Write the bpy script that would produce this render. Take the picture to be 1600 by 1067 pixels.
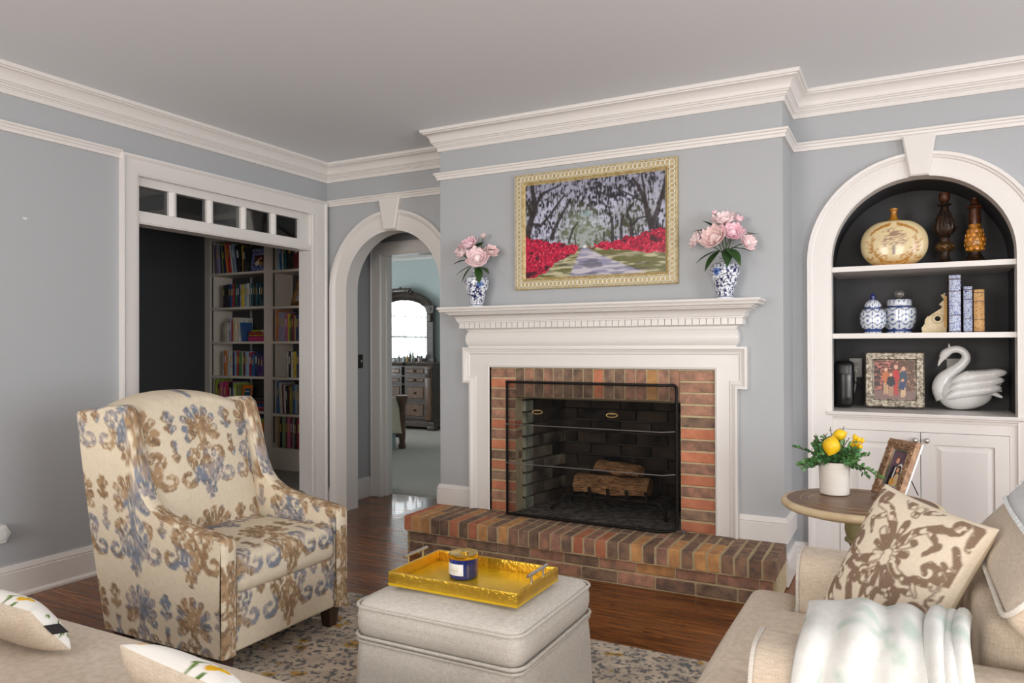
import bpy, bmesh, math, random
import numpy as np
from mathutils import Vector, Matrix

for o in list(bpy.data.objects):
    bpy.data.objects.remove(o)
scene = bpy.context.scene
C = scene.collection
PI = math.pi
random.seed(7)

# ------------------------------------------------------------------ camera, world, large lights, exposure
CAM_H = 1.283
FPX, YAW, PITCH, ROLL = 1156.264, 0.4859396, 0.0059243, -0.00339956
def make_camera():
    f = Vector((-math.sin(YAW) * math.cos(PITCH), math.cos(YAW) * math.cos(PITCH), math.sin(PITCH)))
    r = Vector((math.cos(YAW), math.sin(YAW), 0)); u = r.cross(f)
    r2 = r * math.cos(ROLL) + u * math.sin(ROLL); u2 = -r * math.sin(ROLL) + u * math.cos(ROLL)
    cd = bpy.data.cameras.new('camera'); cd.sensor_fit = 'HORIZONTAL'; cd.sensor_width = 36.0
    cd.lens = 36.0 * FPX / 1600.0; cd.clip_start = 0.05; cd.clip_end = 100
    co = bpy.data.objects.new('camera', cd)
    co.matrix_world = Matrix(((r2.x, u2.x, -f.x, 0), (r2.y, u2.y, -f.y, 0), (r2.z, u2.z, -f.z, CAM_H), (0, 0, 0, 1)))
    C.objects.link(co); scene.camera = co
make_camera()

w = bpy.data.worlds.new('daylight'); scene.world = w; w.use_nodes = True
bg = w.node_tree.nodes['Background']; bg.inputs[0].default_value = (0.80, 0.90, 1.0, 1); bg.inputs[1].default_value = 1.3

def window_light(name, loc, rot, sx, sy, power, col):
    ld = bpy.data.lights.new(name, 'AREA'); ld.shape = 'RECTANGLE'; ld.size = sx; ld.size_y = sy
    ld.energy = power; ld.color = col
    o = bpy.data.objects.new(name, ld); o.location = loc; o.rotation_euler = rot; C.objects.link(o)
WARM, COOL = (1.0, 0.94, 0.87), (0.97, 0.985, 1.0)
# daylight through the windows of the wall behind the camera, of the side wall, and of the bedroom (seen in its mirror)
window_light('window_front_a_offscreen', (-2.2, -3.16, 1.45), (PI / 2, 0, 0), 1.7, 1.8, 110, WARM)
window_light('window_front_b_offscreen', (1.0, -3.16, 1.45), (PI / 2, 0, 0), 1.7, 1.8, 104, WARM)
window_light('window_right_a_offscreen', (3.16, 0.3, 1.45), (PI / 2, 0, PI / 2), 1.7, 1.8, 104, COOL)
window_light('window_right_b_offscreen', (3.16, 2.7, 1.45), (PI / 2, 0, PI / 2), 1.4, 1.8, 34, COOL)
window_light('window_bedroom_offscreen', (-9.66, 6.55, 1.5), (PI / 2, 0, -PI / 2), 1.5, 1.7, 80, COOL)

vs = scene.view_settings
vs.view_transform = 'Standard'
try: vs.look = 'None'
except Exception: pass
vs.exposure = 0.14; vs.gamma = 1.0; vs.use_curve_mapping = False
scene.cycles.max_bounces = 8; scene.cycles.diffuse_bounces = 5; scene.cycles.transparent_max_bounces = 12
scene.cycles.caustics_reflective = False; scene.cycles.caustics_refractive = False
scene.cycles.sample_clamp_indirect = 4.0

# ------------------------------------------------------------------ materials
def srgb(r, g, b):
    f = lambda c: (c / 255 / 12.92) if c / 255 <= 0.04045 else ((c / 255 + 0.055) / 1.055) ** 2.4
    return (f(r), f(g), f(b))
MATS = {}
def mat(name, col, rough=0.5, metal=0.0, var=0.0, vscale=8.0, vstretch=(1, 1, 1), col2=None, bump=0.0, bscale=60.0,
        bstretch=(1, 1, 1), spec=0.5, rand=0.0, trans=0.0, coat=0.0, sheen=0.0, detail=3.0):
    """principled material; var mixes towards col2 with a noise, rand varies value per object, bump adds fine relief"""
    if name in MATS: return MATS[name]
    m = bpy.data.materials.new(name); m.use_nodes = True; nt = m.node_tree; n = nt.nodes; L = nt.links.new
    b = n['Principled BSDF']
    b.inputs['Roughness'].default_value = rough; b.inputs['Metallic'].default_value = metal
    b.inputs['Specular IOR Level'].default_value = spec
    if trans: b.inputs['Transmission Weight'].default_value = trans
    if coat: b.inputs['Coat Weight'].default_value = coat
    if sheen: b.inputs['Sheen Weight'].default_value = sheen
    b.inputs['Base Color'].default_value = (*col, 1)
    src = None
    tc = n.new('ShaderNodeTexCoord')
    def noise(scale, stretch, det):
        mp = n.new('ShaderNodeMapping'); mp.inputs['Scale'].default_value = stretch; L(tc.outputs['Object'], mp.inputs[0])
        t = n.new('ShaderNodeTexNoise'); t.inputs['Scale'].default_value = scale; t.inputs['Detail'].default_value = det
        L(mp.outputs[0], t.inputs['Vector']); return t, mp
    if var:
        t, mp = noise(vscale, vstretch, detail)
        if rand:
            oi0 = n.new('ShaderNodeObjectInfo'); cb = n.new('ShaderNodeCombineXYZ'); ml = n.new('ShaderNodeMath'); ml.operation = 'MULTIPLY'
            ml.inputs[1].default_value = 37.0; L(oi0.outputs['Random'], ml.inputs[0]); L(ml.outputs[0], cb.inputs[0]); L(ml.outputs[0], cb.inputs[1])
            L(cb.outputs[0], mp.inputs['Location'])
        rp = n.new('ShaderNodeValToRGB'); rp.color_ramp.elements[0].position = 0.36; rp.color_ramp.elements[1].position = 0.66
        rp.color_ramp.elements[0].color = (*col, 1)
        c2 = col2 or tuple(c * 0.6 for c in col)
        c2 = tuple(a * (1 - var) + bb * var for a, bb in zip(col, c2))
        rp.color_ramp.elements[1].color = (*c2, 1)
        L(t.outputs['Fac'], rp.inputs[0]); src = rp.outputs[0]
    if rand:
        oi = n.new('ShaderNodeObjectInfo'); mr = n.new('ShaderNodeMapRange')
        mr.inputs['To Min'].default_value = 1 - rand; mr.inputs['To Max'].default_value = 1 + rand
        L(oi.outputs['Random'], mr.inputs['Value'])
        hs = n.new('ShaderNodeHueSaturation'); L(mr.outputs[0], hs.inputs['Value'])
        if src: L(src, hs.inputs['Color'])
        else: hs.inputs['Color'].default_value = (*col, 1)
        src = hs.outputs[0]
    if src: L(src, b.inputs['Base Color'])
    if bump:
        t, _ = noise(bscale, bstretch, 4); bp = n.new('ShaderNodeBump'); bp.inputs['Strength'].default_value = bump
        bp.inputs['Distance'].default_value = 0.004; L(t.outputs['Fac'], bp.inputs['Height']); L(bp.outputs[0], b.inputs['Normal'])
    MATS[name] = m; return m

def mat_attr(name, rough=0.8, bump=0.0, bscale=300.0, spec=0.3, coat=0.0):
    """colour comes from the print stored on the mesh (attribute 'Col')"""
    if name in MATS: return MATS[name]
    m = bpy.data.materials.new(name); m.use_nodes = True; n = m.node_tree.nodes; L = m.node_tree.links.new
    b = n['Principled BSDF']; a = n.new('ShaderNodeAttribute'); a.attribute_name = 'Col'
    L(a.outputs['Color'], b.inputs['Base Color']); b.inputs['Roughness'].default_value = rough
    b.inputs['Specular IOR Level'].default_value = spec
    if coat: b.inputs['Coat Weight'].default_value = coat
    if bump:
        tc = n.new('ShaderNodeTexCoord'); t = n.new('ShaderNodeTexNoise'); t.inputs['Scale'].default_value = bscale
        L(tc.outputs['Object'], t.inputs['Vector']); bp = n.new('ShaderNodeBump'); bp.inputs['Strength'].default_value = bump
        bp.inputs['Distance'].default_value = 0.003; L(t.outputs['Fac'], bp.inputs['Height']); L(bp.outputs[0], b.inputs['Normal'])
    MATS[name] = m; return m

def mat_linen(name, col, col2, scale=420.0):
    """woven linen: two crossed thread waves"""
    if name in MATS: return MATS[name]
    m = bpy.data.materials.new(name); m.use_nodes = True; n = m.node_tree.nodes; L = m.node_tree.links.new
    b = n['Principled BSDF']; b.inputs['Roughness'].default_value = 0.9; b.inputs['Specular IOR Level'].default_value = 0.15
    b.inputs['Sheen Weight'].default_value = 0.15
    tc = n.new('ShaderNodeTexCoord'); outs = []
    for st in ((1, 1, 9), (9, 9, 1)):
        mp = n.new('ShaderNodeMapping'); mp.inputs['Scale'].default_value = st; L(tc.outputs['Object'], mp.inputs[0])
        t = n.new('ShaderNodeTexNoise'); t.inputs['Scale'].default_value = scale / 9; t.inputs['Detail'].default_value = 2
        L(mp.outputs[0], t.inputs['Vector']); outs.append(t.outputs['Fac'])
    ad = n.new('ShaderNodeMath'); ad.operation = 'ADD'; L(outs[0], ad.inputs[0]); L(outs[1], ad.inputs[1])
    big = n.new('ShaderNodeTexNoise'); big.inputs['Scale'].default_value = 5; L(tc.outputs['Object'], big.inputs['Vector'])
    a2 = n.new('ShaderNodeMath'); a2.operation = 'MULTIPLY_ADD'; a2.inputs[1].default_value = 0.0; L(big.outputs['Fac'], a2.inputs[0]); L(ad.outputs[0], a2.inputs[2])
    rp = n.new('ShaderNodeValToRGB'); rp.color_ramp.elements[0].position = 0.85; rp.color_ramp.elements[1].position = 1.45
    mr = n.new('ShaderNodeMapRange'); mr.inputs['From Min'].default_value = 0.65; mr.inputs['From Max'].default_value = 1.35
    L(a2.outputs[0], mr.inputs['Value']); rp.color_ramp.elements[0].position = 0.1; rp.color_ramp.elements[1].position = 0.9
    rp.color_ramp.elements[0].color = (*col2, 1); rp.color_ramp.elements[1].color = (*col, 1)
    L(mr.outputs[0], rp.inputs[0]); L(rp.outputs[0], b.inputs['Base Color'])
    bp = n.new('ShaderNodeBump'); bp.inputs['Strength'].default_value = 0.25; bp.inputs['Distance'].default_value = 0.002
    L(ad.outputs[0], bp.inputs['Height']); L(bp.outputs[0], b.inputs['Normal'])
    MATS[name] = m; return m

WALL = mat('wall_paint', srgb(176, 179, 182), 0.6, bump=0.03, bscale=90)
WALL_D = mat('wall_paint_vestibule', srgb(176, 179, 182), 0.6)
CEIL = mat('ceiling_paint', srgb(231, 235, 239), 0.8)
TRIM = mat('trim_paint', srgb(228, 224, 220), 0.35)
CHAR = mat('charcoal_paint', srgb(72, 72, 74), 0.7)
TEAL = mat('bedroom_paint', srgb(210, 222, 223), 0.7)
GLASS_DARK = None
CARPET = mat('landing_carpet', srgb(176, 172, 162), 1.0, var=0.6, vscale=30, col2=srgb(146, 142, 132), bump=0.8, bscale=260, spec=0.1)
CARPET2 = mat('bedroom_carpet', srgb(208, 202, 194), 1.0, var=0.5, vscale=14, col2=srgb(198, 192, 184), bump=0.8, bscale=200, spec=0.1)
MORTAR = mat('mortar', srgb(200, 182, 146), 0.95, var=0.5, vscale=25, col2=srgb(166, 148, 116), bump=0.6, bscale=120)
BRICKS = [mat('brick_orange', srgb(200, 130, 98), 0.9, var=0.85, vscale=16, col2=srgb(176, 106, 80), bump=0.7, bscale=90, rand=0.13),
          mat('brick_salmon', srgb(184, 136, 112), 0.9, var=0.9, vscale=22, col2=srgb(128, 102, 88), bump=0.7, bscale=90, rand=0.15),
          mat('brick_brown', srgb(154, 126, 104), 0.9, var=0.9, vscale=20, col2=srgb(108, 88, 76), bump=0.7, bscale=90, rand=0.18),
          mat('brick_dark', srgb(108, 90, 80), 0.9, var=0.8, vscale=20, col2=srgb(160, 124, 98), bump=0.7, bscale=90, rand=0.2),
          mat('brick_tan', srgb(208, 156, 100), 0.9, var=0.8, vscale=18, col2=srgb(168, 122, 84), bump=0.7, bscale=90, rand=0.12)]
FIREBRICK = mat('firebrick_sooty', srgb(140, 126, 108), 0.95, var=0.95, vscale=5, col2=srgb(46, 42, 38), bump=0.6, bscale=80, rand=0.3)
FIREBRICK_B = mat('firebrick_black', srgb(78, 66, 56), 0.95, var=0.95, vscale=5, col2=srgb(22, 21, 20), bump=0.6, bscale=80, rand=0.3)
SOOT = mat('soot', srgb(22, 21, 20), 0.95, var=0.5, vscale=8, col2=srgb(38, 36, 33))
ASH = mat('ash', srgb(140, 134, 126), 1.0, var=0.8, vscale=24, col2=srgb(40, 37, 34), bump=0.9, bscale=60)
IRON = mat('black_iron', srgb(38, 34, 31), 0.6, 0.3, var=0.4, vscale=20, col2=srgb(60, 48, 40))
WOOD = None

# ------------------------------------------------------------------ mesh helpers
class MB:
    """collects geometry in the thing's own space; build() links it as one mesh object"""
    def __init__(s): s.v = []; s.f = []; s.m = []; s.uv = []
    def add(s, v, f, mi=0, uv=None):
        b = len(s.v); s.v += [tuple(p) for p in v]; s.f += [tuple(i + b for i in q) for q in f]; s.m += [mi] * len(f)
        s.uv += ([(0.0, 0.0)] * len(v) if uv is None else [tuple(q) for q in uv]); return s
    def box(s, x0, x1, y0, y1, z0, z1, mi=0):
        v = [(x0, y0, z0), (x1, y0, z0), (x1, y1, z0), (x0, y1, z0), (x0, y0, z1), (x1, y0, z1), (x1, y1, z1), (x0, y1, z1)]
        return s.add(v, [(0, 3, 2, 1), (4, 5, 6, 7), (0, 1, 5, 4), (1, 2, 6, 5), (2, 3, 7, 6), (3, 0, 4, 7)], mi)
    def prism(s, poly, a0, a1, axis='y', mi=0):
        """poly in the plane of the two other axes (x,z for 'y'; y,z for 'x'; x,y for 'z')"""
        n = len(poly)
        def P(p, a): return {'y': (p[0], a, p[1]), 'x': (a, p[0], p[1]), 'z': (p[0], p[1], a)}[axis]
        v = [P(p, a0) for p in poly] + [P(p, a1) for p in poly]
        f = [tuple(range(n)), tuple(range(2 * n - 1, n - 1, -1))] + [(i, i + n, (i + 1) % n + n, (i + 1) % n) for i in range(n)]
        return s.add(v, f, mi)
    def lathe(s, prof, n=24, c=(0, 0, 0), mi=0, sx=1.0, sy=1.0):
        v = []; f = []; k = len(prof)
        uv = []
        for i in range(n):
            a = 2 * PI * i / n
            for r, z in prof: v.append((c[0] + r * math.cos(a) * sx, c[1] + r * math.sin(a) * sy, c[2] + z)); uv.append((a, z))
        for i in range(n):
            for j in range(k - 1):
                a, b = i * k + j, ((i + 1) % n) * k + j
                f.append((a, b, b + 1, a + 1))
        if prof[0][0] > 1e-5: f.append(tuple(i * k for i in range(n))[::-1])
        if prof[-1][0] > 1e-5: f.append(tuple(i * k + k - 1 for i in range(n)))
        return s.add(v, f, mi, uv)
    def tube(s, pts, r, n=8, mi=0, cap=True, closed=False):
        pts = [Vector(p) for p in pts]; k = len(pts); rr = r if isinstance(r, (list, tuple)) else [r] * k
        v = []; f = []; up = None
        for i, p in enumerate(pts):
            if closed: t = pts[(i + 1) % k] - pts[i - 1]
            else: t = pts[min(i + 1, k - 1)] - pts[max(i - 1, 0)]
            t.normalize()
            if up is None: up = Vector((0, 0, 1)) if abs(t.z) < 0.9 else Vector((1, 0, 0))
            a = t.cross(up).normalized(); up = a.cross(t).normalized()
            for j in range(n):
                th = 2 * PI * j / n; v.append(p + (a * math.cos(th) + up * math.sin(th)) * rr[i])
        for i in range(k if closed else k - 1):
            for j in range(n):
                q = (i + 1) % k; f.append((i * n + j, i * n + (j + 1) % n, q * n + (j + 1) % n, q * n + j))
        if cap and not closed: f.append(tuple(range(n))[::-1]); f.append(tuple((k - 1) * n + j for j in range(n)))
        return s.add(v, f, mi)
    def grid(s, fn, nu, nv, mi=0, wrapu=False, uvfn=None):
        v = []; uv = []; nn = nu if wrapu else nu + 1
        for i in range(nn):
            for j in range(nv + 1):
                a, b = i / nu, j / nv; v.append(fn(a, b)); uv.append(uvfn(a, b) if uvfn else (a, b))
        f = [(i * (nv + 1) + j, ((i + 1) % nn) * (nv + 1) + j, ((i + 1) % nn) * (nv + 1) + j + 1, i * (nv + 1) + j + 1)
             for i in range(nu) for j in range(nv)]
        return s.add(v, f, mi, uv)
    def rbox(s, c, e, r, res=(8, 8, 8), mi=0, puff=(0, 0, 0), rot=None, k=3):
        """rounded box: centre c, half sizes e, corner radius r; puff swells the faces"""
        c = Vector(c); idx = {}; V = []; F = []
        def coords(n, h):
            edge = [h - r + r * (1 - math.cos(PI / 2 * i / k)) * 0 + r * math.sin(PI / 2 * i / k) for i in range(k + 1)]
            mid = list(np.linspace(-(h - r), h - r, max(n, 1) + 1))
            return [-q for q in edge[:0:-1]] + [float(q) for q in mid] + edge[1:]
        cs = [coords(res[a], e[a]) for a in range(3)]
        def pt(p):
            key = tuple(round(q, 6) for q in p)
            if key in idx: return idx[key]
            q = Vector([max(-(e[a] - r), min(e[a] - r, p[a])) for a in range(3)]); d = Vector(p) - q
            w_ = q + d.normalized() * r if d.length > 1e-9 else Vector(p)
            for a in range(3):
                if puff[a]:
                    o1, o2 = (a + 1) % 3, (a + 2) % 3
                    fac = max(0, 1 - (w_[o1] / e[o1]) ** 2) * max(0, 1 - (w_[o2] / e[o2]) ** 2)
                    w_[a] += puff[a] * (w_[a] / e[a]) * fac
            if rot: w_ = rot @ w_
            V.append(w_ + c); idx[key] = len(V) - 1; return idx[key]
        for a in range(3):
            o1, o2 = (a + 1) % 3, (a + 2) % 3
            for sg in (-1, 1):
                for i in range(len(cs[o1]) - 1):
                    for j in range(len(cs[o2]) - 1):
                        q = []
                        for (di, dj) in ((0, 0), (1, 0), (1, 1), (0, 1)):
                            p = [0, 0, 0]; p[a] = sg * e[a]; p[o1] = cs[o1][i + di]; p[o2] = cs[o2][j + dj]; q.append(pt(p))
                        q = list(dict.fromkeys(q))
                        if len(q) > 2: F.append(tuple(q if sg > 0 else q[::-1]))
        return s.add(V, F, mi)
    def sweep(s, path, prof, to3, closed=False, mi=0):
        """path: 2-D polyline, prof: (offset to the path's right-hand side, height); mitred corners"""
        n = len(path); k = len(prof); v = []; f = []
        for i in range(n):
            p = Vector(path[i]); dn = []
            if i > 0 or closed: a = (p - Vector(path[i - 1])); a.normalize(); dn.append(Vector((a.y, -a.x)))
            if i < n - 1 or closed: b = (Vector(path[(i + 1) % n]) - p); b.normalize(); dn.append(Vector((b.y, -b.x)))
            if len(dn) == 2: m = (dn[0] + dn[1]); m = m / max(1e-6, (1 + dn[0].dot(dn[1])))
            else: m = dn[0]
            for o, h in prof: q = p + m * o; v.append(to3(q.x, q.y, h))
        for i in range(n if closed else n - 1):
            for j in range(k - 1):
                a, b = i * k + j, ((i + 1) % n) * k + j; f.append((a, b, b + 1, a + 1))
        if not closed: f.append(tuple(range(k))); f.append(tuple((n - 1) * k + j for j in range(k))[::-1])
        return s.add(v, f, mi)
    def build(s, name, mats, parent=None, smooth=None, paint=None):
        me = bpy.data.meshes.new(name); me.from_pydata(s.v, [], s.f)
        for m in (mats if isinstance(mats, (list, tuple)) else [mats]): me.materials.append(m)
        me.polygons.foreach_set('material_index', s.m)
        if paint is not None:
            c = np.ones((len(s.v), 4), np.float32); c[:, :3] = paint(np.array(s.v), np.array(s.uv))
            at = me.color_attributes.new('Col', 'FLOAT_COLOR', 'POINT'); at.data.foreach_set('color', c.ravel())
        bm = bmesh.new(); bm.from_mesh(me); bmesh.ops.recalc_face_normals(bm, faces=bm.faces); bm.to_mesh(me); bm.free()
        me.update()
        if smooth is not None:
            me.shade_smooth(); me.set_sharp_from_angle(angle=math.radians(smooth))
        o = bpy.data.objects.new(name, me); C.objects.link(o)
        if parent is not None: o.parent = parent
        return o

def thing(name, label, cat, loc=(0, 0, 0), rotz=0.0, group=None):
    o = bpy.data.objects.new(name, None); o.empty_display_size = 0.05; C.objects.link(o)
    o.location = loc; o.rotation_euler = (0, 0, rotz); o['label'] = label; o['category'] = cat
    if group: o['group'] = group
    return o
def tag(o, label, cat, group=None):
    o['label'] = label; o['category'] = cat
    if group: o['group'] = group
    return o
STRUCT_LABELS = {}
def struct(o, label=None):
    o['kind'] = 'structure'
    if label: o['label'] = label
    return o
def empty_struct(name, label, loc=(0, 0, 0)):
    o = bpy.data.objects.new(name, None); o.empty_display_size = 0.05; C.objects.link(o); o.location = loc
    o['kind'] = 'structure'; o['label'] = label; return o
def copy_to(src, parent, loc, rot=(0, 0, 0), name=None, m=None):
    c = src.copy(); C.objects.link(c); c.parent = parent; c.location = loc; c.rotation_euler = rot
    return c

# ------------------------------------------------------------------ 2-D noise and print patterns (numpy)
def vnoise(x, y, seed=0):
    x = np.asarray(x, float); y = np.asarray(y, float)
    xi = np.floor(x); yi = np.floor(y); fx = x - xi; fy = y - yi
    def hsh(a, b):
        q = np.sin(a * 127.1 + b * 311.7 + seed * 74.7) * 43758.5453; return q - np.floor(q)
    ux = fx * fx * (3 - 2 * fx); uy = fy * fy * (3 - 2 * fy)
    return (hsh(xi, yi) * (1 - ux) + hsh(xi + 1, yi) * ux) * (1 - uy) + (hsh(xi, yi + 1) * (1 - ux) + hsh(xi + 1, yi + 1) * ux) * uy
def fbm(x, y, seed=0, o=4):
    t = 0; a = 0.5
    for i in range(o): t = t + a * vnoise(x * 2 ** i, y * 2 ** i, seed + i); a *= 0.5
    return t / (1 - 0.5 ** o)
def sstep(a, b, x): t = np.clip((x - a) / (b - a), 0, 1); return t * t * (3 - 2 * t)
def mix(a, b, t): t = np.asarray(t)[..., None]; return np.asarray(a) * (1 - t) + np.asarray(b) * t
def cap(x, y, p, q, r0, r1=None):
    """signed distance to a tapered stroke p-q"""
    r1 = r0 if r1 is None else r1
    dx, dy = q[0] - p[0], q[1] - p[1]; L2 = dx * dx + dy * dy + 1e-12
    t = np.clip(((x - p[0]) * dx + (y - p[1]) * dy) / L2, 0, 1)
    return np.hypot(x - p[0] - t * dx, y - p[1] - t * dy) - (r0 + (r1 - r0) * t)
def stroke(x, y, pts, r0, r1):
    d = np.full(np.shape(x), 9.0); k = len(pts) - 1
    for i in range(k):
        d = np.minimum(d, cap(x, y, pts[i], pts[i + 1], r0 + (r1 - r0) * i / k, r0 + (r1 - r0) * (i + 1) / k))
    return d
def spiral(c, r0, r1, a0, a1, n=12):
    return [(c[0] + (r0 + (r1 - r0) * i / n) * math.cos(a0 + (a1 - a0) * i / n), c[1] + (r0 + (r1 - r0) * i / n) * math.sin(a0 + (a1 - a0) * i / n)) for i in range(n + 1)]

TW, TH = 0.42, 0.62
def damask_dist(u, v):
    """woven chair motif: plume, neck and paired scrolls, small sprigs between"""
    u = u * 1.4; v = v * 1.4
    wu = (vnoise(v * 260, u * 40, 3) - 0.5) * 0.007 + (fbm(u * 60, v * 60, 5, 2) - 0.5) * 0.014
    wv = (fbm(u * 55, v * 55, 9, 2) - 0.5) * 0.016
    u = u + wu; v = v + wv
    s = np.abs((u / TW + 0.5) % 1.0 - 0.5) * TW; t = (v / TH) % 1.0 * TH
    d = np.full(np.shape(s), 9.0)
    for a, ln, wd in ((90, .15, .020), (66, .15, .019), (42, .14, .019), (16, .115, .019), (-12, .08, .017)):
        a = math.radians(a); d = np.minimum(d, cap(s, t, (0.004 + .03 * math.cos(a), .41 + .03 * math.sin(a)), (ln * math.cos(a), .40 + ln * math.sin(a)), wd * .35, wd))
    d = np.minimum(d, cap(s, t, (.088, .385), (.105, .375), .024, .02))
    d = np.minimum(d, cap(s, t, (0, .42), (0, .27), .026, .012))
    d = np.minimum(d, cap(s, t, (.02, .33), (.034, .315), .014))
    d = np.minimum(d, stroke(s, t, [(0, .085), (.03, .105), (.06, .14), (.088, .185), (.10, .235)] + spiral((.084, .266), .042, .026, -.8, 3.3), .024, .009))
    d = np.minimum(d, stroke(s, t, [(.035, .225), (.05, .19), (.085, .14), (.12, .10)] + spiral((.150, .140), .042, .026, -2.3, 2.0), .015, .009))
    d = np.minimum(d, stroke(s, t, [(0, .06), (.016, .12), (.02, .19), (.012, .25)], .020, .015))
    d = np.minimum(d, cap(s, t, (.028, .045), (.03, .07), .010, .003)); d = np.minimum(d, cap(s, t, (0, .012), (0, .045), .012, .004))
    e = TW / 2 - s
    d = np.minimum(d, cap(e, t, (0, .47), (0, .53), .012, .020)); d = np.minimum(d, cap(e, t, (.005, .48), (.03, .51), .008, .012))
    d = np.minimum(d, cap(e, t, (0, .42), (0, .47), .004, .010)); d = np.minimum(d, cap(e, t, (.01, .43), (.032, .45), .005, .010))
    d = np.minimum(d, cap(e, t, (0, .30), (0, .36), .008, .014)); d = np.minimum(d, cap(e, t, (0, .25), (.018, .28), .006, .009))
    return (d - .0055) / 1.4
def damask_chair(u, v, warm=0.0):
    d = damask_dist(u, v)
    m = sstep(0.003, -0.003, d)
    vein = vnoise(u * 150, v * 70, 21); m = m * (1 - 0.8 * sstep(0.66, 0.78, vein) * sstep(0.006, -0.006, d + 0.006))
    k = fbm(u * 9, v * 9, 31, 3); k2 = fbm(u * 26, v * 26, 35, 2)
    brown = srgb(144, 114, 84); tan = srgb(172, 142, 108); blue = srgb(118, 128, 144); lil = srgb(160, 152, 154); dk = srgb(104, 88, 74)
    c = mix(mix(brown, tan, sstep(.35, .6, k2)), mix(blue, lil, sstep(.4, .62, k2)), sstep(.49, .61, k))
    c = mix(c, dk, sstep(.62, .75, vnoise(u * 80, v * 120, 41)) * .6)
    g = mix(srgb(224, 212, 190), srgb(213, 199, 175), fbm(u * 120, v * 120, 51, 2))
    return mix(g, c, m * .95)
# ------------------------------------------------------------------ the room shell
HC = 2.715
XL, YA, YC = -4.05, 4.52, 4.15          # wall with the bookcase nook, alcove wall, chimney breast face
CX0, CX1 = -2.731, -0.561
HZ = 0.234                               # hearth top
RX, RY = 3.0, -3.0                       # the walls behind and beside the camera

def floor_material():
    m = bpy.data.materials.new('oak_floor'); m.use_nodes = True; n = m.node_tree.nodes; L = m.node_tree.links.new
    b = n['Principled BSDF']; b.inputs['Roughness'].default_value = 0.27; b.inputs['Coat Weight'].default_value = 0.15
    tc = n.new('ShaderNodeTexCoord'); oi = n.new('ShaderNodeObjectInfo'); mu = n.new('ShaderNodeMath'); mu.operation = 'MULTIPLY'; mu.inputs[1].default_value = 50
    cb = n.new('ShaderNodeCombineXYZ'); L(oi.outputs['Random'], mu.inputs[0]); L(mu.outputs[0], cb.inputs[1]); L(mu.outputs[0], cb.inputs[0])
    mp = n.new('ShaderNodeMapping'); mp.inputs['Scale'].default_value = (1.2, 22, 1); L(tc.outputs['Object'], mp.inputs[0]); L(cb.outputs[0], mp.inputs['Location'])
    t = n.new('ShaderNodeTexNoise'); t.inputs['Scale'].default_value = 3.2; t.inputs['Detail'].default_value = 6; t.inputs['Distortion'].default_value = 1.4
    L(mp.outputs[0], t.inputs['Vector'])
    rp = n.new('ShaderNodeValToRGB'); e = rp.color_ramp.elements; e[0].position = 0.34; e[1].position = 0.7
    e[0].color = (*srgb(90, 50, 24), 1); e[1].color = (*srgb(160, 100, 50), 1); k = e.new(0.5); k.color = (*srgb(128, 76, 36), 1)
    L(t.outputs['Fac'], rp.inputs[0]); hs = n.new('ShaderNodeHueSaturation'); mr = n.new('ShaderNodeMapRange')
    mr.inputs['To Min'].default_value = 0.72; mr.inputs['To Max'].default_value = 1.22; L(oi.outputs['Random'], mr.inputs['Value'])
    L(mr.outputs[0], hs.inputs['Value']); L(rp.outputs[0], hs.inputs['Color']); L(hs.outputs[0], b.inputs['Base Color'])
    bp = n.new('ShaderNodeBump'); bp.inputs['Strength'].default_value = 0.08; bp.inputs['Distance'].default_value = 0.003
    L(t.outputs['Fac'], bp.inputs['Height']); L(bp.outputs[0], b.inputs['Normal'])
    return m
OAK = floor_material()
fl = struct(MB().box(XL - .05, RX, RY, 5.22, -0.06, -0.006).build('floor', mat('oak_floor_far', srgb(140, 84, 42), 0.35, var=.6, vscale=6, vstretch=(1, 14, 1))),
            'dark oiled oak strip floor')
# the strips one can see, each a plank of its own
PW = 0.0572
def plank_mesh(ln):
    g = 0.0006; c = 0.0012; a, b_ = ln / 2 - g, PW / 2 - g
    m = MB(); v = [(-a, -b_, -.006), (a, -b_, -.006), (a, b_, -.006), (-a, b_, -.006), (-a, -b_, -c), (a, -b_, -c), (a, b_, -c), (-a, b_, -c),
                   (-a + c, -b_ + c, 0), (a - c, -b_ + c, 0), (a - c, b_ - c, 0), (-a + c, b_ - c, 0)]
    f = [(0, 3, 2, 1), (8, 9, 10, 11)] + [(i, (i + 1) % 4, (i + 1) % 4 + 4, i + 4) for i in range(4)] + [(i + 4, (i + 1) % 4 + 4, (i + 1) % 4 + 8, i + 8) for i in range(4)]
    m.add(v, f); return m
PLENS = [0.55, 0.8, 1.0, 1.25, 1.5]
proto = {}
rp_ = random.Random(3)
def lay_rows(y0, y1, x0, x1):
    y = y0
    while y < y1:
        x = x0; first = True
        while x < x1:
            ln = rp_.choice(PLENS + [.3, .42] if first else PLENS); first = False
            if ln not in proto: o = plank_mesh(ln).build('plank', OAK, fl); proto[ln] = o
            else: o = copy_to(proto[ln], fl, (0, 0, 0))
            o.location = (x + ln / 2, y + PW / 2, 0)
            x += ln
        y += PW
lay_rows(2.98, 3.80, -4.04, 0.1)
lay_rows(2.98 + 15 * PW, 5.20, -4.04, -2.78)
lay_rows(2.98 - 25 * PW + 1e-6, 2.979, -4.04, -3.10)

# ceiling
struct(MB().box(XL - .126, RX + .12, RY - .12, YA + .12, HC, HC + .08).build('ceiling', CEIL), 'plain pale grey painted ceiling')

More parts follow.
